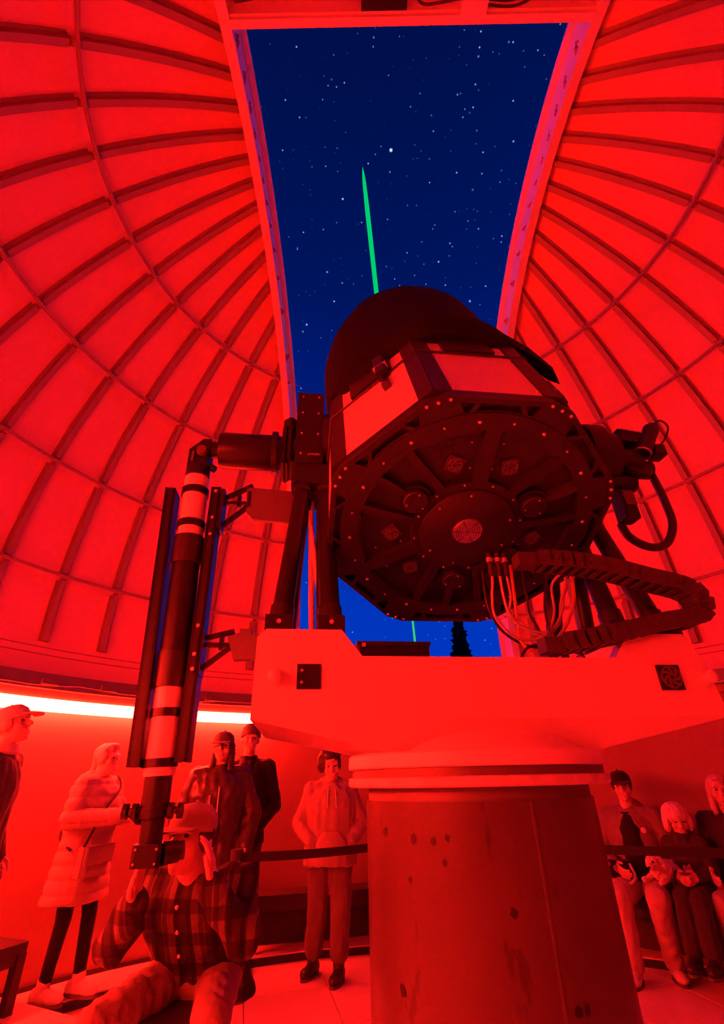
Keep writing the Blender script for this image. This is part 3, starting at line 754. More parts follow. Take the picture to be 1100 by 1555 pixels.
for i in range(n):
    sdist = (i+.5)*PT; j = next(k for k in range(len(acc)-1) if acc[k+1] >= sdist)
    d = (cs[j+1]-cs[j]).normalized(); pos = cs[j].lerp(cs[j+1], (sdist-acc[j])/max(1e-6, acc[j+1]-acc[j]))
    o = link('chain_link', link_me, ch); o.matrix_local = Matrix.Translation((pos.x, -.395, pos.z)) @ Matrix.Rotation(math.atan2(-d.z, d.x), 4, 'Y')
part('chain_anchor', MB().box((.16, -.43, 2.085), (.25, -.36, 2.14)), 'chain', ch, 20)
part('chain_anchor', MB().box((.20, -.43, 1.735), (.28, -.36, 1.79)), 'chain', ch, 20)
def cable(name, label, pts, r, mt, grp=None):
    c = Vector(pts[0]); t = thing(name, label, 'cable', FM @ c, AL, grp)
    part('cord', MB().tube([Vector(p)-c for p in pts], r, 6, 8), mt, t, 60); return t
cable('power_cable', 'orange cable hanging in a wide loop under the telescope back plate', [(.54, -.15, 2.20), (.542, -.15, 2.15), (.527, -.15, 2.038), (.469, -.15, 1.929), (.371, -.15, 1.826), (.276, -.15, 1.802), (.232, -.15, 1.853), (.234, -.15, 1.90), (.25, -.15, 2.20)], .0085, 'cable_o')
for i, (pts, mt) in enumerate((
    ([(.129, -.2, 2.23), (.129, -.2, 2.106), (.116, -.2, 2.028), (.114, -.2, 1.939), (.169, -.2, 1.862), (.237, -.2, 1.835), (.332, -.2, 1.864), (.389, -.2, 1.958), (.404, -.2, 2.081), (.40, -.3, 2.10)], 'cable_r'),
    ([(.167, -.2, 2.23), (.167, -.2, 2.113), (.168, -.2, 2.029), (.180, -.2, 1.95), (.232, -.18, 1.917), (.31, -.18, 1.86), (.405, -.18, 1.905), (.442, -.18, 2.011), (.439, -.28, 2.10)], 'cable_r'),
    ([(.20, -.2, 2.23), (.2, -.2, 2.123), (.202, -.2, 2.03), (.19, -.19, 1.96), (.232, -.18, 1.90), (.34, -.2, 1.87), (.42, -.2, 1.95), (.46, -.2, 2.05), (.47, -.3, 2.10)], 'cable_r'),
    ([(.128, -.1, 2.19), (.128, -.1, 2.032), (.171, -.1, 1.91), (.28, -.1, 1.837), (.431, -.1, 1.824), (.533, -.1, 1.80)], 'cable'),
    ([(.381, -.22, 2.24), (.381, -.22, 2.136), (.341, -.22, 1.98), (.337, -.22, 1.864), (.339, -.22, 1.72)], 'cable'),
    ([(.30, -.15, 2.21), (.30, -.15, 2.049), (.301, -.15, 1.957), (.329, -.15, 1.883), (.36, -.15, 1.72)], 'cable'),
    ([(.18, -.2, 1.72), (.23, -.2, 1.799), (.322, -.2, 1.819), (.439, -.2, 1.814), (.5, -.2, 1.72)], 'cable'))):
    lab = 'pale red-lit signal cable looping below the round back plate' if mt == 'cable_r' else 'thin black cable drooping between back plate and fork deck'
    t = cable('signal_cable', lab, pts, .006, mt, 'pale signal cables' if mt == 'cable_r' else 'thin black cables')
    if i < 3:
        part('plug', MB().cyl((0, 0, .005), (0, 0, -.11), .013, .012, 12), 'bench', t)
        part('plug_ring', MB().cyl((0, 0, -.02), (0, 0, -.04), .016, .016, 12), 'bolt', t)
# ---------------------------------------------------------------- control box and laser
cbx = thing('control_box', 'flat black control box fixed behind the white fork base', 'control box', (CX, CY, 0), AL)
part('case', MB().box((-.42, .40, 1.70), (-.03, .62, 1.955), None, .01), 'black', cbx, 20)
part('lid', MB().box((-.425, .395, 1.955), (-.025, .625, 1.975)), 'blackplate', cbx, 20)
part('bracket', MB().box((-.36, .38, 1.55), (-.10, .42, 1.71)), 'darksteel', cbx, 20)
part('catch', MB().box((-.40, .388, 1.945), (-.38, .396, 1.965)), 'bolt', cbx, 0)
LD = Vector((.0120, .4120, .9110)).normalized(); LS = Vector((.295, 2.80, 1.985))
lb = thing('laser_beam', 'bright green laser beam rising from the control box to the stars', 'laser beam', LS)
part('beam', MB().tube([LD*.0, LD*1.0, LD*4, LD*10, LD*30, LD*70, LD*130, LD*260], [.006, .008, .023, .052, .13, .22, .22, .01], 10), 'laser', lb, 60)
part('emitter', MB().cyl(-LD*.10, LD*.0, .015, .012, 16), 'black', lb)

# ---------------------------------------------------------------- platform, benches, barrier, step
struct('trim_3', MB().ring(3.33, RW, .0, .052, 120, TC), 'kick')
part('nosing', MB().ring(3.335, RW-.02, .050, .062, 120, TC), 'floor', bpy.data.objects['trim_3'])
def bench(az0, az1, rf, label, zf=.06):
    a = R((az0+az1)/2); ln = 2*rf*math.tan(R(abs(az1-az0)/2)); D = min(.40, RW - rf - .10)
    t = thing('bench', label, 'bench', (CX + rf*math.sin(a), CY + rf*math.cos(a), zf), -a)
    h = .45 - zf
    part('seat', MB().box((-ln/2, 0, h-.055), (ln/2, D, h), None, .012), 'bench', t, 20)
    part('apron', MB().box((-ln/2+.04, .02, h-.115), (ln/2-.04, .045, h-.055)), 'bench', t, 20)
    part('back_panel', MB().box((-ln/2+.04, D-.05, .0), (ln/2-.04, D-.03, h-.055)), 'bench', t, 20)
    for x in (-ln/2+.03, ln/2-.03):
        for y in (.03, D-.04): part('leg', MB().box((x-.028, y-.028, 0), (x+.028, y+.028, h-.055)), 'bench', t, 20)
bench(-26.5, -2, 3.34, 'black wooden bench behind the woman in the pale hooded sweatshirt')
bench(24, 52, 3.18, 'long black bench carrying the seated visitors', 0)
bench(-84, -55, 3.14, 'black bench along the wall behind the woman in leggings', .10)
POSTS = [(-.90, 3.97, 'black barrier post on the floor behind the man at the eyepiece'), (.45, 4.85, 'black barrier post hidden behind the pier'), (3.0, 3.50, 'black barrier post before the long bench')]
for x, y, lab in POSTS:
    t = thing('barrier_post', lab, 'barrier post', (x, y, 0))
    part('base', MB().lathe([(0, 0), (.16, 0), (.16, .012), (.05, .03), (0, .03)], 32), 'belt', t)
    part('pole', MB().cyl((0,0,.02), (0,0,.86), .036, .036, 20), 'belt', t)
    part('head', MB().cyl((0,0,.86), (0,0,.93), .042, .042, 20), 'belt', t)
for (a, b, lab) in ((0, 1, 'black barrier belt stretched before the woman in the sweatshirt'), (1, 2, 'black barrier belt stretched before the seated visitors')):
    p = Vector((POSTS[a][0], POSTS[a][1], 0)); q = Vector((POSTS[b][0], POSTS[b][1], 0)); d = (q-p).normalized(); p = p + d*.043; q = q - d*.043; L = (q-p).length
    m = MB(); rr = []
    for i in range(13):
        c = p.lerp(q, i/12); z = .88 - .02*math.sin(math.pi*i/12); s = Vector((-d.y, d.x, 0))*.003
        rr.append([c-s+Vector((0,0,z-.028))-p, c+s+Vector((0,0,z-.028))-p, c+s+Vector((0,0,z+.028))-p, c-s+Vector((0,0,z+.028))-p])
    o = part('barrier_belt', m.loft(rr), 'belt', None, 20); o.location = p; tag(o, lab, 'barrier belt')
DM = Matrix.Translation((-2.49, 4.365, 0)) @ Matrix.Rotation(math.atan2(-.447, .894), 4, 'Z')
da_ = struct('trim_4', MB().box((.02, -1.18, 0), (1.58, -.02, .075), DM), 'kick', None, 20)                # low dais
for k in range(4): part('plank', MB().box((.0, -.30*(k+1)+.002, .075), (1.6, -.30*k-.002, .10), DM), 'floor', da_, 20)
sl = thing('stool', 'round stool under the man at the eyepiece', 'stool', (-.76, 2.42, 0))
part('seat', MB().lathe([(0, .555), (.15, .555), (.17, .57), (.17, .60), (.15, .61), (0, .61)], 32), 'bench', sl)
for k in range(4):
    a = R(45+90*k); part('leg', MB().cyl((.10*math.cos(a), .10*math.sin(a), .56), (.18*math.cos(a), .18*math.sin(a), 0), .016, .016, 10), 'bench', sl)
part('foot_ring', MB().ring(.145, .16, .20, .215, 32), 'bench', sl)

# ================================================================== PEOPLE
def noise3(P, f, seed):
    rs = np.random.RandomState(seed); out = np.zeros(len(P))
    for k in range(10):
        d = rs.normal(size=3); d /= np.linalg.norm(d); out += np.sin(P @ d * f * rs.uniform(.6, 1.6) + rs.uniform(0, 6.28))
    return out / 10**.5
def blob(name, mb, mt, parent, voxel=.008, smooth=3, folds=0.0, ffreq=45, seed=1, squash=None, label=None, quilt=0.0):
    me = bpy.data.meshes.new(name + '_raw'); me.from_pydata(mb.v, [], mb.f)
    import bmesh
    b = bmesh.new(); b.from_mesh(me); bmesh.ops.recalc_face_normals(b, faces=b.faces); b.to_mesh(me); b.free()
    o = bpy.data.objects.new(name, me); COL.objects.link(o)
    r = o.modifiers.new('r', 'REMESH'); r.mode = 'VOXEL'; r.voxel_size = voxel; r.use_smooth_shade = True
    s = o.modifiers.new('s', 'SMOOTH'); s.iterations = smooth; s.factor = .5
    dg = bpy.context.evaluated_depsgraph_get(); dg.update()
    m2 = bpy.data.meshes.new_from_object(o.evaluated_get(dg)); o.modifiers.clear(); o.data = m2; bpy.data.meshes.remove(me)
    m2.name = name
    if folds:
        n = len(m2.vertices); P = np.empty(n*3, 'f'); m2.vertices.foreach_get('co', P); P = P.reshape(-1, 3).astype(float)
        N = np.empty(n*3, 'f'); m2.vertex_normals.foreach_get('vector', N); N = N.reshape(-1, 3)
        q = P * np.array([1, 1, .55 if squash is None else squash])
        f = noise3(q, ffreq, seed); f = np.where(f > 0, f, f*.4) * .8 + .5*noise3(q, ffreq*2.2, seed+5)
        if quilt: f = f*.5 + (np.abs(np.sin(P[:, 2]*math.pi/quilt))**.6 - .6)*1.6
        P = P + N*(f*folds)[:, None]; m2.vertices.foreach_set('co', P.astype('f').ravel())
    m2.materials.clear(); m2.materials.append(MT[mt] if isinstance(mt, str) else mt)
    m2.polygons.foreach_set('use_smooth', [True]*len(m2.polygons)); m2.update()
    o.parent = parent
    if label: o['label'] = label
    return o
V = lambda *a: Vector(a)
def ell(c, rx, ry, n=20, tilt=0.0):
    return [Vector((c[0] + rx*math.cos(6.28319*k/n), c[1] + ry*math.sin(6.28319*k/n), c[2] + tilt*math.sin(6.28319*k/n))) for k in range(n)]
def head_shapes(m, H, Rh, k=1.0):
    def P(x, y, z): return H + Rh @ Vector((x*k, y*k, z*k))
    def e(c, r): m.ball(P(*c), tuple(q*k for q in r), 16, Rh)
    e((0, -.012, .030), (.076, .097, .088)); e((0, .022, -.035), (.060, .068, .070)); e((0, .045, -.078), (.036, .036, .030)); e((0, .066, -.096), (.018, .016, .015))
    m.cap(P(0, .090, .014), P(0, .112, -.022), .009*k, .014*k, 8); e((0, .104, -.026), (.017, .012, .010))
    m.cap(P(-.042, .076, .032), P(.042, .076, .032), .012*k, .012*k, 8)
    for s in (-1, 1):
        e((s*.040, .056, -.024), (.028, .028, .028)); e((s*.077, -.006, -.002), (.011, .022, .032))
    m.cap(P(-.020, .085, -.054), P(.020, .085, -.054), .008*k, .008*k, 8); m.cap(P(-.016, .084, -.066), P(.016, .084, -.066), .009*k, .009*k, 8)
def hand_shapes(m, W, d, nrm, side, curl=.5, k=1.0):
    # W wrist, d direction of the fingers, nrm palm normal, side +1: thumb towards d x nrm
    d = d.normalized(); nrm = (nrm - d*nrm.dot(d)).normalized(); x = d.cross(nrm)*side
    m.cap(W, W + d*.03*k, .026*k, .028*k, 10)
    for t in (-1, -.33, .33, 1): m.cap(W + d*.02*k + x*(t*.014*k), W + d*.085*k + x*(t*.028*k), .015*k, .0135*k, 8)
    for i, (t, L) in enumerate(((1, .072), (.33, .082), (-.33, .076), (-1, .058))):
        p = W + d*.088*k + x*(t*.030*k); dd = d.copy()
        for j, fr in enumerate((.45, .32, .23)):
            a = curl*(.5 + .35*j); dd = (dd*math.cos(a) + nrm*math.sin(a)).normalized(); q = p + dd*(L*fr*k); m.cap(p, q, (.0098-.001*j)*k, (.0092-.001*j)*k, 8); p = q
            nn = nrm - dd*nrm.dot(dd); nrm_ = nn
    p = W + d*.025*k + x*.026*k; q = p + (d*.6 + x*.9).normalized()*.036*k; r = q + (d*.95 + x*.25 + nrm*.3*curl).normalized()*.032*k; u = r + (d*.95 + nrm*.5*curl).normalized()*.024*k
    m.cap(p, q, .016*k, .0125*k, 8); m.cap(q, r, .0120*k, .0105*k, 8); m.cap(r, u, .0105*k, .009*k, 8)
def shoe(t, ank, fwd, mt, name='shoe', L=.25, z0=0.0, tall=False):
    f = Vector((fwd[0], fwd[1], 0)).normalized(); s = Vector((-f.y, f.x, 0)); A = Vector((ank.x, ank.y, z0))
    B = Matrix(((f.x, s.x, 0), (f.y, s.y, 0), (0, 0, 1)))
    m = MB()
    m.ball(A + f*(L*.40) + V(0,0,.038), (L*.30, .046, .036), 16, B); m.ball(A + f*(L*.08) + V(0,0,.045), (L*.36, .042, .045), 16, B); m.ball(A - f*.045 + V(0,0,.045), (.045, .038, .045), 14, B)
    m.cap(A + V(0,0,.06), A + V(0,0,.11 if not tall else .17), .043, .045, 12)
    o = blob(name, m, mt, t, .006, 2)
    pts = []
    for i in range(24):
        a = 6.283*i/24; u = math.cos(a); w = math.sin(a); wid = .047*(1 - .12*max(0, -u)); pts.append(A + f*(L*.17 + L*.54*u) + s*(wid*w))
    me = MB().loft([[p + V(0,0,.0) for p in pts], [p + V(0,0,.018) for p in pts]])
    part('sole', me, 'sole', o, 40)
MT['sole'] = mat('shoe_sole', (.12, .11, .11), .7)
HEAD_R = lambda yaw, pitch, roll=0: (Matrix.Rotation(R(yaw), 3, 'Z') @ Matrix.Rotation(R(pitch), 3, 'X') @ Matrix.Rotation(R(roll), 3, 'Y'))
def person(label, loc, yaw, J, top, bottom, shoes, hats, top_kind='jacket', hem=None, seed=1, voxel=.008, build=1.0, legs='trousers', extra=None, hands=(.5, .5), handdir=None, head=(0, 0, 0), folds=.006, gloves=None, scale=1.0, quilt=0.0):
    # local frame: faces +Y, its right hand side is +X
    t = thing('person', label, 'person', loc, R(yaw)); t.scale = (scale,)*3
    Rh = HEAD_R(*head); H = J['head']; nk = J['neck']
    # ---- body: one continuous surface
    m = MB(); head_shapes(m, H, Rh, J.get('hk', 1.0))
    m.cap(H + Rh @ V(0, -.022, -.05), nk, .052, .056, 14)
    m.cap(nk, J['chest'], .06, .10, 14); m.cap(J['chest'], J['pelvis'], .10, .10, 14)
    for s, c in ((1, 'r'), (-1, 'l')):
        m.cap(J['sh_'+c], J['el_'+c], .036, .030, 10); m.cap(J['el_'+c], J['wr_'+c], .030, .023, 10); m.cap(J['chest'] + V(0,0,.1), J['sh_'+c], .06, .045, 10)
        d = handdir[c] if handdir and c in handdir else ((J['wr_'+c]-J['el_'+c]).normalized(), V(-s*1.0, 0, 0))
        hand_shapes(m, J['wr_'+c], d[0], d[1], s if not (handdir and c in handdir and len(d) > 2) else d[2], hands[0 if c == 'r' else 1], J.get('hk', 1.0))
        m.cap(J['hip_'+c], J['kn_'+c], .06, .045, 10); m.cap(J['kn_'+c], J['an_'+c], .045, .032, 10); m.cap(J['pelvis'], J['hip_'+c], .08, .06, 10)
    body = blob('body', m, 'skin', t, min(voxel, .0065), 2)
    for s in (-1, 1):
        part('eye', MB().ball(H + Rh @ V(s*.031, .079, .010), (.010, .007, .0055), 10, Rh), 'eye', body, 60)
    # ---- upper garment
    m = MB(); b = build
    pv, cx, n2 = J['pelvis'], J['chest'], J['neck']
    up = (n2 - pv); sp = lambda q: pv + up*q
    h0 = J.get('hem', -.12)
    hw = J.get('hemw', 1.0)
    rr = [(h0, .165*hw, .125*hw), (h0*.5, .165*(.5+.5*hw), .125*(.5+.5*hw)), (.12, .158, .118), (.40, .165, .122), (.62, .180, .128), (.80, .172, .115), (.92, .125, .095), (1.0, .075, .072)]
    m.loft([ell(sp(q), x*b, y*b, 24) for q, x, y in rr])
    for c in 'rl':
        m.cap(J['sh_'+c], J['el_'+c], .062*b, .054*b, 14); m.cap(J['el_'+c], J['wr_'+c], .054*b, .042*b, 14); m.cap(sp(.84), J['sh_'+c], .085*b, .066*b, 14)
    if top_kind in ('jacket', 'coat', 'shirt'):
        m.lathe([(.058, 0), (.075, 0), (.078, .045), (.070, .05), (.058, .045), (.058, 0)], 20, Matrix.Translation(nk - V(0,0,.015)))
    if top_kind in ('hoodie', 'coat', 'hooded'):                         # hood lying on the back
        m.ball(nk + V(0, -.075, .005), (.125, .075, .070), 18); m.ball(nk + V(0, -.03, .0), (.105, .085, .045), 18)
    g = blob({'jacket': 'jacket', 'coat': 'coat', 'hoodie': 'sweatshirt', 'hooded': 'jacket', 'shirt': 'shirt'}[top_kind], m, top, t, voxel, 3, folds, 38, seed, quilt=quilt)
    for c in 'rl':
        d = (J['wr_'+c]-J['el_'+c]).normalized()
        part('cuff', MB().cyl(J['wr_'+c] - d*.045, J['wr_'+c] + d*.012, .044*b, .040*b, 18), top, g, 50)
    # ---- lower garment
    m = MB(); lb = J.get('legw', 1.0) if legs == 'trousers' else .78
    m.ball(pv, (.155*b, .118*b, .11), 18)
    for c in 'rl':
        m.cap(J['hip_'+c], J['kn_'+c], .088*lb, .068*lb, 14); m.cap(J['kn_'+c], J['an_'+c] + (J['kn_'+c]-J['an_'+c])*J.get('cuffup', .06), .066*lb, .056*lb if legs != 'leggings' else .040, 14); m.cap(pv, J['hip_'+c], .10, .09*lb, 12)
    blob('trousers' if legs == 'trousers' else 'leggings', m, bottom, t, voxel, 3, folds*(.9 if legs == 'trousers' else .25), 42, seed+2)
    for c in 'rl':
        if J.get('noshoe'): continue
        an = J['an_'+c]; fw = J.get('foot_'+c, V(0, 1, 0)); shoe(t, an, fw, shoes, J.get('shoename', 'shoe'), z0=an.z-.08, tall=J.get('tall', False))
    for hf in hats: hf(t, H, Rh, J)
    if extra: extra(t, J, g)
    return t
# ---- headwear and hair
def cap_hat(mt, back=False, tip=0.0):
    def f(t, H, Rh, J):
        m = MB(); M = Matrix.Translation(H) @ Rh.to_4x4() @ Matrix.Rotation(R(-6+tip), 4, 'X') @ (Matrix.Rotation(math.pi, 4, 'Z') if back else Matrix.Identity(4))
        m.lathe([(.088, .036), (.094, .038), (.094, .066), (.084, .10), (.055, .128), (.0, .137), ], 28, M @ Matrix.Diagonal((.94, 1.12, 1, 1)))
        m.lathe([(0, .128), (.05, .12), (.078, .095), (.088, .06), (.088, .036)], 28, M @ Matrix.Diagonal((.94, 1.12, 1, 1)))
        o = part('cap', m, mt, t, 50)
        rg = []
        for z, g in ((.042, 0), (.048, 0)):
            pts = []
            for i in range(13):
                a = R(-65 + 130*i/12); pts.append(M @ V(.088*math.sin(a), .085+.02*math.cos(a), z+.004*math.cos(a)))
            for i in range(12, -1, -1):
                a = R(-65 + 130*i/12); pts.append(M @ V(.092*math.sin(a), .10+.085*math.cos(a), z - .012*math.cos(a)))
            rg.append(pts)
        part('brim', MB().loft(rg), mt, o, 50); part('button', MB().ball(M @ V(0,0,.138), .008, 8), mt, o, 50)
    return f
def beanie(mt, tall=1.0):
    def f(t, H, Rh, J):
        M = Matrix.Translation(H) @ Rh.to_4x4() @ Matrix.Rotation(R(8), 4, 'X') @ Matrix.Diagonal((.94, 1.12, 1, 1))
        o = part('beanie', MB().lathe([(.088, .03), (.094, .03), (.096, .07), (.086, .11*tall), (.055, .142*tall), (0, .155*tall)], 28, M), mt, t, 60)
        part('beanie_fold', MB().lathe([(.094, .028), (.101, .03), (.102, .065), (.096, .07), (.094, .028)], 28, M), mt, o, 60)
    return f
def hair(mt, kind):
    def f(t, H, Rh, J):
        m = MB()
        def P(x, y, z): return H + Rh @ V(x, y, z)
        if kind in ('short', 'bun', 'long', 'pony'):
            m.ball(P(0, -.022, .045), (.084, .098, .084), 18, Rh); m.ball(P(0, .035, .095), (.062, .055, .032), 16, Rh)
            for s in (-1, 1): m.ball(P(s*.068, .0, .03), (.020, .045, .06), 12, Rh)
        if kind == 'bun': m.ball(P(.045, -.02, .105), (.060, .058, .052), 16, Rh); m.ball(P(.085, -.03, .04), (.050, .06, .085), 14, Rh); m.ball(P(-.04, -.01, .09), (.05, .055, .045), 14, Rh)
        if kind in ('long',):
            for s in (-1, 1): m.cap(P(s*.07, -.01, .02), P(s*.078, .02, -.16), .028, .020, 10); m.cap(P(s*.06, -.05, .0), P(s*.085, -.03, -.20), .035, .022, 10)
            m.cap(P(0, -.08, .0), P(0, -.085, -.18), .07, .05, 12)
        if kind == 'pony': m.cap(P(0, -.10, .02), P(0, -.12, -.14), .030, .018, 10)
        blob('hair', m, mt, t, .0065, 2, .0025, 120, 4)
    return f
def glasses(t, H, Rh, J):
    def P(x, y, z): return H + Rh @ V(x, y, z)
    o = part('glasses', MB().tube([P(-.076, -.01, .016), P(-.062, .078, .012), P(-.006, .100, .012), P(.006, .100, .012), P(.062, .078, .012), P(.076, -.01, .016)], .003, 6), 'black', t, 60)
    for s in (-1, 1):
        part('lens', MB().tube([P(s*.034 + .024*math.cos(a), .094 - .008*abs(math.cos(a)), .008 + .020*math.sin(a)) for a in [6.283*i/16 for i in range(17)]], .003, 6), 'bolt', o, 60)
def mask(mt):
    def f(t, H, Rh, J):
        def P(x, y, z): return H + Rh @ V(x, y, z)
        m = MB(); m.ball(P(0, .058, -.045), (.060, .055, .052), 16, Rh); blob('face_mask', m, mt, t, .006, 2, .002, 90, 3)
    return f
def stand(h=1.65, w=1.0, lean=0.0):
    k = h/1.70; v = lambda x, y, z: Vector((x*k*w, y*k, z*k))
    return dict(head=v(0, .03, 1.585), neck=v(0, 0, 1.43), chest=v(0, 0, 1.22), pelvis=v(0, 0, .93),
        sh_r=v(.175, -.005, 1.37), sh_l=v(-.175, -.005, 1.37), el_r=v(.225, -.03, 1.09), el_l=v(-.225, -.03, 1.09), wr_r=v(.215, .06, .86), wr_l=v(-.215, .06, .86),
        hip_r=v(.085, 0, .90), hip_l=v(-.085, 0, .90), kn_r=v(.095, .02, .49), kn_l=v(-.095, .02, .49), an_r=v(.10, -.02, .08), an_l=v(-.10, -.02, .08))
def sit(h=1.70, seat=.45, spread=.12, lean=0.0, footy=.42):
    k = h/1.70; b = seat + .10; v = lambda x, y, z: Vector((x*k, y*k, z))
    return dict(head=v(0, .02+lean*.62, b+.66*k), neck=v(0, lean*.5, b+.50*k), chest=v(0, lean*.3, b+.30*k), pelvis=v(0, 0, b),
        sh_r=v(.175, lean*.45, b+.44*k), sh_l=v(-.175, lean*.45, b+.44*k), el_r=v(.23, .06, b+.17*k), el_l=v(-.23, .06, b+.17*k), wr_r=v(.10, .26, b+.09), wr_l=v(-.10, .26, b+.09),
        hip_r=v(.085, .02, b-.01), hip_l=v(-.085, .02, b-.01), kn_r=v(spread, .43, seat+.055), kn_l=v(-spread, .43, seat+.055), an_r=v(spread, footy, .08), an_l=v(-spread, footy, .08))

def plaid(name, a, b, c):
    m = mat(name, a, .85, 0, .1, 8, .2, 90, spec=.2); nt = m.node_tree; N = nt.nodes; L = nt.links; bs = N['Principled BSDF']
    tc = N.new('ShaderNodeTexCoord'); prev = None
    for ax, col, w in (('X', b, .9), ('Z', c, .9), ('X', c, 2.2)):
        wv = N.new('ShaderNodeTexWave'); wv.wave_type = 'BANDS'; wv.bands_direction = ax; wv.inputs['Scale'].default_value = 3.2*w; wv.inputs['Distortion'].default_value = .6
        L.new(tc.outputs['Object'], wv.inputs['Vector'])
        rp_ = N.new('ShaderNodeValToRGB'); rp_.color_ramp.elements[0].position = .55; rp_.color_ramp.elements[1].position = .70; L.new(wv.outputs[1], rp_.inputs[0])
        mu = N.new('ShaderNodeMath'); mu.operation = 'MULTIPLY'; mu.inputs[1].default_value = .6; L.new(rp_.outputs[0], mu.inputs[0])
        mx = N.new('ShaderNodeMix'); mx.data_type = 'RGBA'; L.new(mu.outputs[0], mx.inputs['Factor']); mx.inputs['B'].default_value = col + (1,)
        if prev is None: L.new(bs.inputs['Base Color'].links[0].from_socket, mx.inputs['A'])
        else: L.new(prev, mx.inputs['A'])
        prev = mx.outputs['Result']
    L.new(prev, bs.inputs['Base Color']); return m
def cl(name, c, r=.85): return mat(name, c, r, 0, .15, 9, .25, 70, spec=.2, sheen=.1)
MT.update(flannel=plaid('flannel_plaid', (.05, .04, .04), (.22, .17, .15), (.012, .012, .012)),
    coat_p=cl('coat_pale', (.38, .30, .26)), leg_b=cl('leggings_black', (.008, .008, .008)), shoe_p=cl('shoe_pale', (.62, .58, .55), .6), shoe_d=mat('shoe_dark', (.03, .025, .025), .35),
    rain=mat('raincoat_dark', (.045, .035, .035), .4, 0, .2, 8, .15, 60), jk_black=cl('jacket_black', (.018, .016, .016)), jk_dark=cl('jacket_dark', (.055, .042, .04)), jk_pale=cl('jacket_pale', (.24, .19, .17)),
    sweat=cl('sweatshirt_pale', (.32, .25, .22)), tr_g=cl('trousers_grey', (.14, .11, .10)), tr_p=cl('trousers_pale', (.45, .36, .32)), tr_d=cl('trousers_dark', (.05, .045, .045)),
    hair_d=mat('hair_dark', (.05, .035, .03), .5, 0, .3, 30, .4, 160), hair_l=mat('hair_light', (.55, .45, .35), .5, 0, .3, 30, .4, 160), cap_d=cl('cap_dark', (.11, .09, .085)), cap_p=cl('cap_pale', (.50, .46, .42)), cap_b=cl('cap_black', (.02, .02, .02)), cap_m=cl('cap_mid', (.30, .25, .22)), tr_m=cl('trousers_mid', (.26, .21, .19)),
    fur=mat('dog_fur', (.72, .66, .60), .9, 0, .15, 20, .5, 120), fleece=mat('fleece_hat', (.68, .62, .58), .9, 0, .15, 20, .6, 90), glove=cl('glove_black', (.012, .012, .012)), bagm=cl('bag_grey', (.26, .22, .21)))
def put(J, **kw):
    for k, v in kw.items(): J[k] = Vector(v) if isinstance(v, tuple) else v
    return J

# woman in the pale sweatshirt
J = stand(1.54)
put(J, el_r=(.27, -.02, 1.0), el_l=(-.27, -.02, 1.0), wr_r=(.16, .10, .88), wr_l=(-.16, .10, .88), legw=1.28, hem=-.30, hemw=1.08, cuffup=.22, kn_l=(-.085, .08, .45), an_l=(-.07, .11, .08), kn_r=(.10, 0, .45), an_r=(.13, -.06, .08), foot_l=(.35, 1, 0), foot_r=(.5, 1, 0), shoename='clog')
def ex_F(t, J, g):
    part('pocket', MB().loft([ell((0, .150, .80), .13, .035, 16), ell((0, .158, .88), .125, .035, 16), ell((0, .150, .95), .07, .03, 16)]), 'sweat', g, 60)
    for s in (-1, 1): part('drawstring', MB().tube([(s*.03, .115, 1.27), (s*.035, .160, 1.20), (s*.04, .165, 1.12)], .004, 6, 4), 'shoe_p', g, 60)
person('young woman in a pale hooded sweatshirt and dark clogs behind the barrier belt', (-.33, 4.98, 0), 186, J, 'sweat', 'tr_g', 'shoe_d', [hair('hair_d', 'bun')], 'hoodie', seed=3, build=1.30, extra=ex_F, head=(0, -4, 4), hands=(.9, .9), handdir={'r': (V(-1, -.1, -.25), V(0, -1, 0), 1), 'l': (V(1, -.1, -.25), V(0, -1, 0), -1)}, folds=.006)

# woman with cap and glasses
J = stand(1.70)
put(J, hem=-.85, hemw=1.15, el_r=(.30, -.01, 1.10), el_l=(-.30, -.01, 1.10), wr_r=(.25, .10, .88), wr_l=(-.25, .10, .88))
def ex_D(t, J, g):
    part('zip', MB().tube([(0, .175, 1.30), (0, .20, 1.0), (0, .195, .6)], .004, 6, 4), 'bolt', g, 60)
    for s in (-1, 1): part('collar_wing', MB().loft([[(s*.02, .075, 1.40), (s*.09, .05, 1.47), (s*.10, .03, 1.46), (s*.03, .055, 1.40)], [(s*.03, .150, 1.33), (s*.12, .12, 1.36), (s*.13, .10, 1.36), (s*.04, .13, 1.33)]]), 'rain', g, 50)
    part('pocket_flap', MB().box((.06, .155, 1.12), (.075, .190, 1.24)), 'bolt', g, 30)
person('woman in a dark cap, glasses and a long dark raincoat standing behind the eyepiece tube', (-1.25, 4.62, 0), 196, J, 'rain', 'tr_d', 'shoe_d', [hair('hair_d', 'long'), cap_hat('cap_d'), glasses], 'jacket', seed=9, build=1.36, extra=ex_D, head=(-14, 6, 0), folds=.007)

# person in the beanie behind her
J = stand(1.80)
put(J, hem=-.25, wr_r=(.10, .18, .93), wr_l=(-.08, .18, .93), el_r=(.27, .0, 1.14), el_l=(-.27, .0, 1.14))
person('tall person in a black jacket and beanie standing beside the woman in the raincoat', (-1.13, 5.13, 0), 190, J, 'jk_black', 'tr_d', 'shoe_d', [beanie('cap_d')], 'jacket', seed=12, build=1.15, head=(5, 4, 0), folds=.006, hands=(.8, .8))

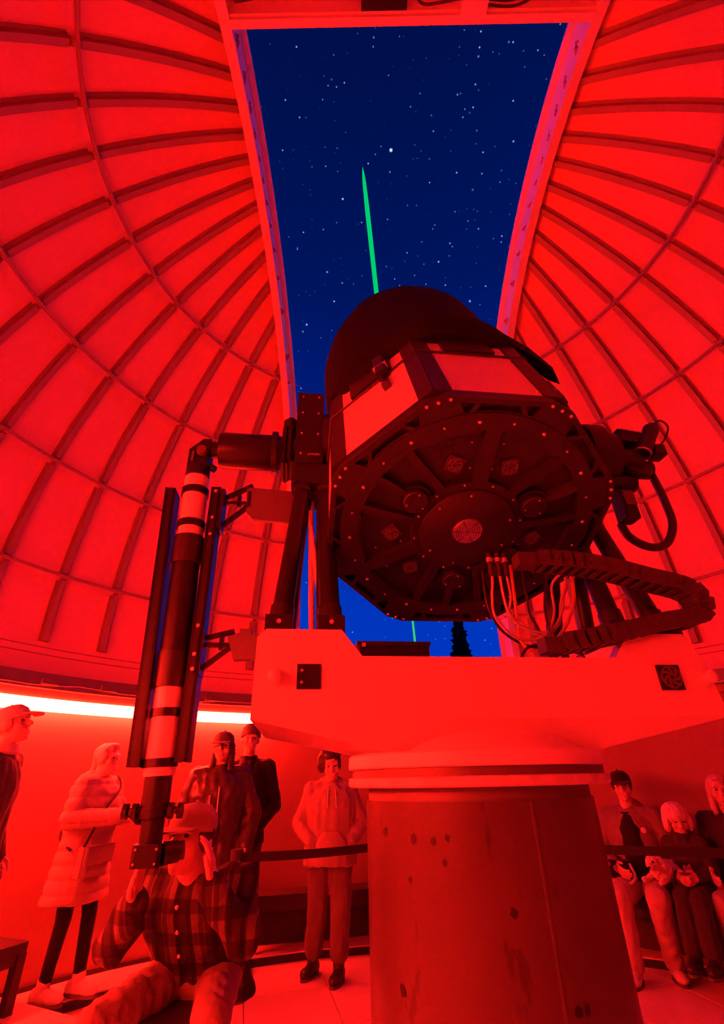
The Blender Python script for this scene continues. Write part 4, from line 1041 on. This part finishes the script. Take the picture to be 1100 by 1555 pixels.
# woman with the bag, turned to the telescope
J = stand(1.55)
put(J, hem=-.68, hemw=1.22, el_r=(.25, .02, 1.05), el_l=(-.25, .04, 1.05), wr_r=(.10, .30, 1.06), wr_l=(-.08, .32, 1.06), an_r=(.09, -.02, .08), an_l=(-.09, .10, .08), kn_l=(-.09, .08, .46))
def ex_B(t, J, g):
    b = part('shoulder_bag', MB().box((-.02, .13, .70), (.25, .23, .88), None, .03), 'bagm', t, 40)
    part('bag_flap', MB().box((-.03, .225, .77), (.26, .242, .885), None, .012), 'bagm', b, 40)
    part('bag_strap', MB().tube([(.24, .18, .86), (.10, .185, 1.10), (-.09, .135, 1.24), (-.15, .02, 1.33), (-.06, -.12, 1.18), (.13, -.14, .95), (.22, .06, .86)], .009, 6, 6), 'jk_black', b, 60)
    for c in 'rl':
        m = MB(); hand_shapes(m, J['wr_'+c], (J['wr_'+c]-J['el_'+c]), V(-.4 if c == 'r' else .4, 0, -1), 1 if c == 'r' else -1, .9, 1.18); blob('glove', m, 'glove', t, .0065, 2)
    for q, s in ((.15, 1.0), (.35, 1.05), (.58, 1.12)):
        pass
person('woman in a pale quilted coat and black leggings carrying a shoulder bag', (-2.17, 4.42, .062), -104, J, 'coat_p', 'leg_b', 'shoe_p', [hair('hair_l', 'pony')], 'coat', seed=21, build=1.28, extra=ex_B, head=(4, 2, 0), folds=.008, quilt=.085, legs='leggings', handdir={'r': (V(-.4, 1, 0), V(-.4, 0, -1), 1), 'l': (V(.4, 1, 0), V(.4, 0, -1), -1)}, hands=(.9, .9))
ph = thing('phone', 'black phone held in the gloved hands of the woman in the quilted coat', 'phone', (-1.80, 4.42, 1.165), R(-104))
part('case', MB().box((-.065, -.035, -.006), (.065, .035, .006), Matrix.Rotation(R(25), 4, 'X'), .008), 'black', ph, 20)
part('screen', MB().box((-.058, -.031, .006), (.058, .031, .0075), Matrix.Rotation(R(25), 4, 'X')), 'lens', ph, 0)

# person looking up, far left
J = stand(1.68)
put(J, hem=-.22, wr_r=(.24, .10, .88), wr_l=(-.24, .04, .86))
def ex_A(t, J, g): part('scarf', MB().lathe([(.070, 0), (.095, .01), (.10, .04), (.085, .065), (.062, .06), (.070, 0)], 24, Matrix.Translation(J['neck'] + V(0, .01, -.01))), 'cap_p', t, 60)
person('person in a pale peaked cap and dark jacket gazing upwards by the wall', (-2.33, 3.36, .10), -84, J, 'jk_dark', 'tr_g', 'shoe_d', [hair('hair_l', 'short'), cap_hat('cap_p')], 'hooded', seed=31, build=1.18, extra=ex_A, head=(0, 24, 0), folds=.007)

# man at the eyepiece
J = dict(head=V(.0, .33, 1.125), neck=V(0, .25, .985), chest=V(0, .15, .86), pelvis=V(0, 0, .665), sh_r=V(.18, .20, .96), sh_l=V(-.18, .20, .96), el_r=V(.26, .30, .81), el_l=V(-.23, .33, .83), wr_r=V(.13, .47, .965), wr_l=V(-.13, .43, 1.00),
    hip_r=V(.09, .02, .655), hip_l=V(-.09, .02, .655), kn_r=V(.20, .44, .645), kn_l=V(-.17, .44, .645), an_r=V(.20, .36, .20), an_l=V(-.17, .36, .20), hem=-.30, hemw=1.12, shoename='shoe', legw=.95)
def ex_C(t, J, g):
    for z, y in ((.93, .355), (.85, .312), (.77, .256)): part('button', MB().ball((.015, y, z), (.008, .005, .008), 8), 'bolt', g, 60)
person('man in a plaid flannel shirt and cap hunched on a stool at the eyepiece', (-.70, 2.60, 0), 180, J, 'flannel', 'tr_m', 'shoe_d', [hair('hair_d', 'short'), cap_hat('cap_m', tip=-4)], 'shirt', seed=41, build=1.17, extra=ex_C, head=(-20, 14, 0), folds=.008, voxel=.007,
       handdir={'r': (V(-.05, .25, 1), V(-1, 0, .1), -1), 'l': (V(.22, .0, 1), V(1, .1, 0), 1)}, hands=(.5, .3))

# seated visitors on the right
def seat_at(az, r): return (CX + r*math.sin(R(az)), CY + r*math.cos(R(az)), 0), 180 - az
L_, yw = seat_at(33.8, 3.36)
J = sit(1.74, .45, .13, -.06, .36); put(J, legw=1.22, an_r=(.14, .44, .08), an_l=(-.10, .22, .08), el_r=(.28, .03, .72), el_l=(-.30, .05, .74), wr_r=(.14, .25, .66), wr_l=(-.26, .22, .68), foot_l=(-.4, 1, 0), hem=-.08)
def ex_G(t, J, g):
    part('vest', MB().loft([ell(J['pelvis'] + V(0, .060, .02), .115, .125, 20), ell(J['chest'] + V(0, .055, -.1), .115, .130, 20), ell(J['chest'] + V(0, .055, .06), .105, .125, 20), ell(J['neck'] + V(0, .02, -.02), .080, .085, 20)]), 'jk_black', g, 60)
    part('badge', MB().ball(J['chest'] + V(-.11, .165, .06), (.022, .008, .022), 10), 'shoe_p', g, 60)
person('man in a dark cap and open pale jacket sitting on the long bench', L_, yw, J, 'jk_pale', 'tr_p', 'shoe_p', [hair('hair_d', 'short'), cap_hat('cap_b')], 'hooded', seed=51, build=1.22, extra=ex_G, head=(8, 4, 4), folds=.006)
L_, yw = seat_at(40.6, 3.22)
J = sit(1.12, .45, .08, 0, .30); put(J, hk=.88, an_r=(.06, .36, .22), an_l=(-.06, .36, .22), hem=-.05)
def fleece_hat(t, H, Rh, Jn):
    m = MB(); m.ball(H + Rh @ V(0, -.015, .055), (.100, .112, .085), 16, Rh)
    for s in (-1, 1): m.ball(H + Rh @ V(s*.082, .0, .0), (.03, .05, .07), 12, Rh)
    blob('fleece_hat', m, 'fleece', t, .007, 1, .004, 110, 8)
person('small child in a fluffy fleece hat sitting between the two adults on the bench', L_, yw, J, 'jk_dark', 'tr_d', 'shoe_d', [fleece_hat], 'jacket', seed=61, build=.80, head=(25, -6, 0), folds=.005, scale=1.0)
L_, yw = seat_at(46.2, 3.44)
J = sit(1.66, .45, .12, -.02, .40); put(J, wr_r=(.16, .28, .66), wr_l=(-.12, .28, .68), hem=-.08)
person('adult in a dark jacket with pale hair sitting at the end of the long bench', L_, yw, J, 'jk_dark', 'tr_p', 'shoe_d', [hair('hair_l', 'long')], 'hooded', seed=71, build=1.18, head=(20, 0, 0), folds=.006)

# small dog on the lap
dg_ = thing('dog', 'small fluffy pale dog lying on the lap of the man in the open jacket', 'dog', (2.33, 4.66, .625), R(205))
m = MB()
m.cap((.06, 0, .045), (-.10, 0, .035), .075, .07, 14); m.cap((.06, .01, .05), (.14, .03, .085), .055, .050, 12)
m.ball((.165, .035, .105), (.060, .056, .054), 16); m.cap((.19, .045, .095), (.235, .055, .083), .030, .022, 10)
for s in (-1, 1): m.cap((.150, .03 + s*.040, .140), (.125, .03 + s*.062, .085), .020, .024, 8)
for x, y in ((.09, .055), (.09, -.055), (-.11, .055), (-.11, -.055)): m.cap((x, y, .02), (x + .045, y*1.3, -.005), .026, .020, 10); m.cap((x + .045, y*1.3, -.005), (x + .095, y*1.35, -.012), .020, .019, 10)
m.cap((-.16, 0, .05), (-.22, .03, .085), .026, .016, 10)
db = blob('body', m, 'fur', dg_, .006, 1, .0045, 95, 17)
for s in (-1, 1): part('eye', MB().ball((.212, .043 + s*.024, .115), .009, 10), 'eye', db, 60)
part('nose', MB().ball((.258, .060, .083), (.010, .012, .008), 10), 'eye', db, 60)
hb = thing('handbag', 'small dark handbag with a pale strap on the lap of the capped man', 'handbag', (2.06, 4.86, .595), R(150))
part('pouch', MB().box((-.08, -.035, 0), (.08, .035, .12), None, .02), 'jk_black', hb, 40)
part('strap', MB().tube([(-.075, .03, .10), (-.10, .06, .03), (-.06, .09, -.02), (.04, .09, -.02), (.10, .06, .03), (.075, .03, .10)], .012, 8, 5), 'shoe_p', hb, 60)
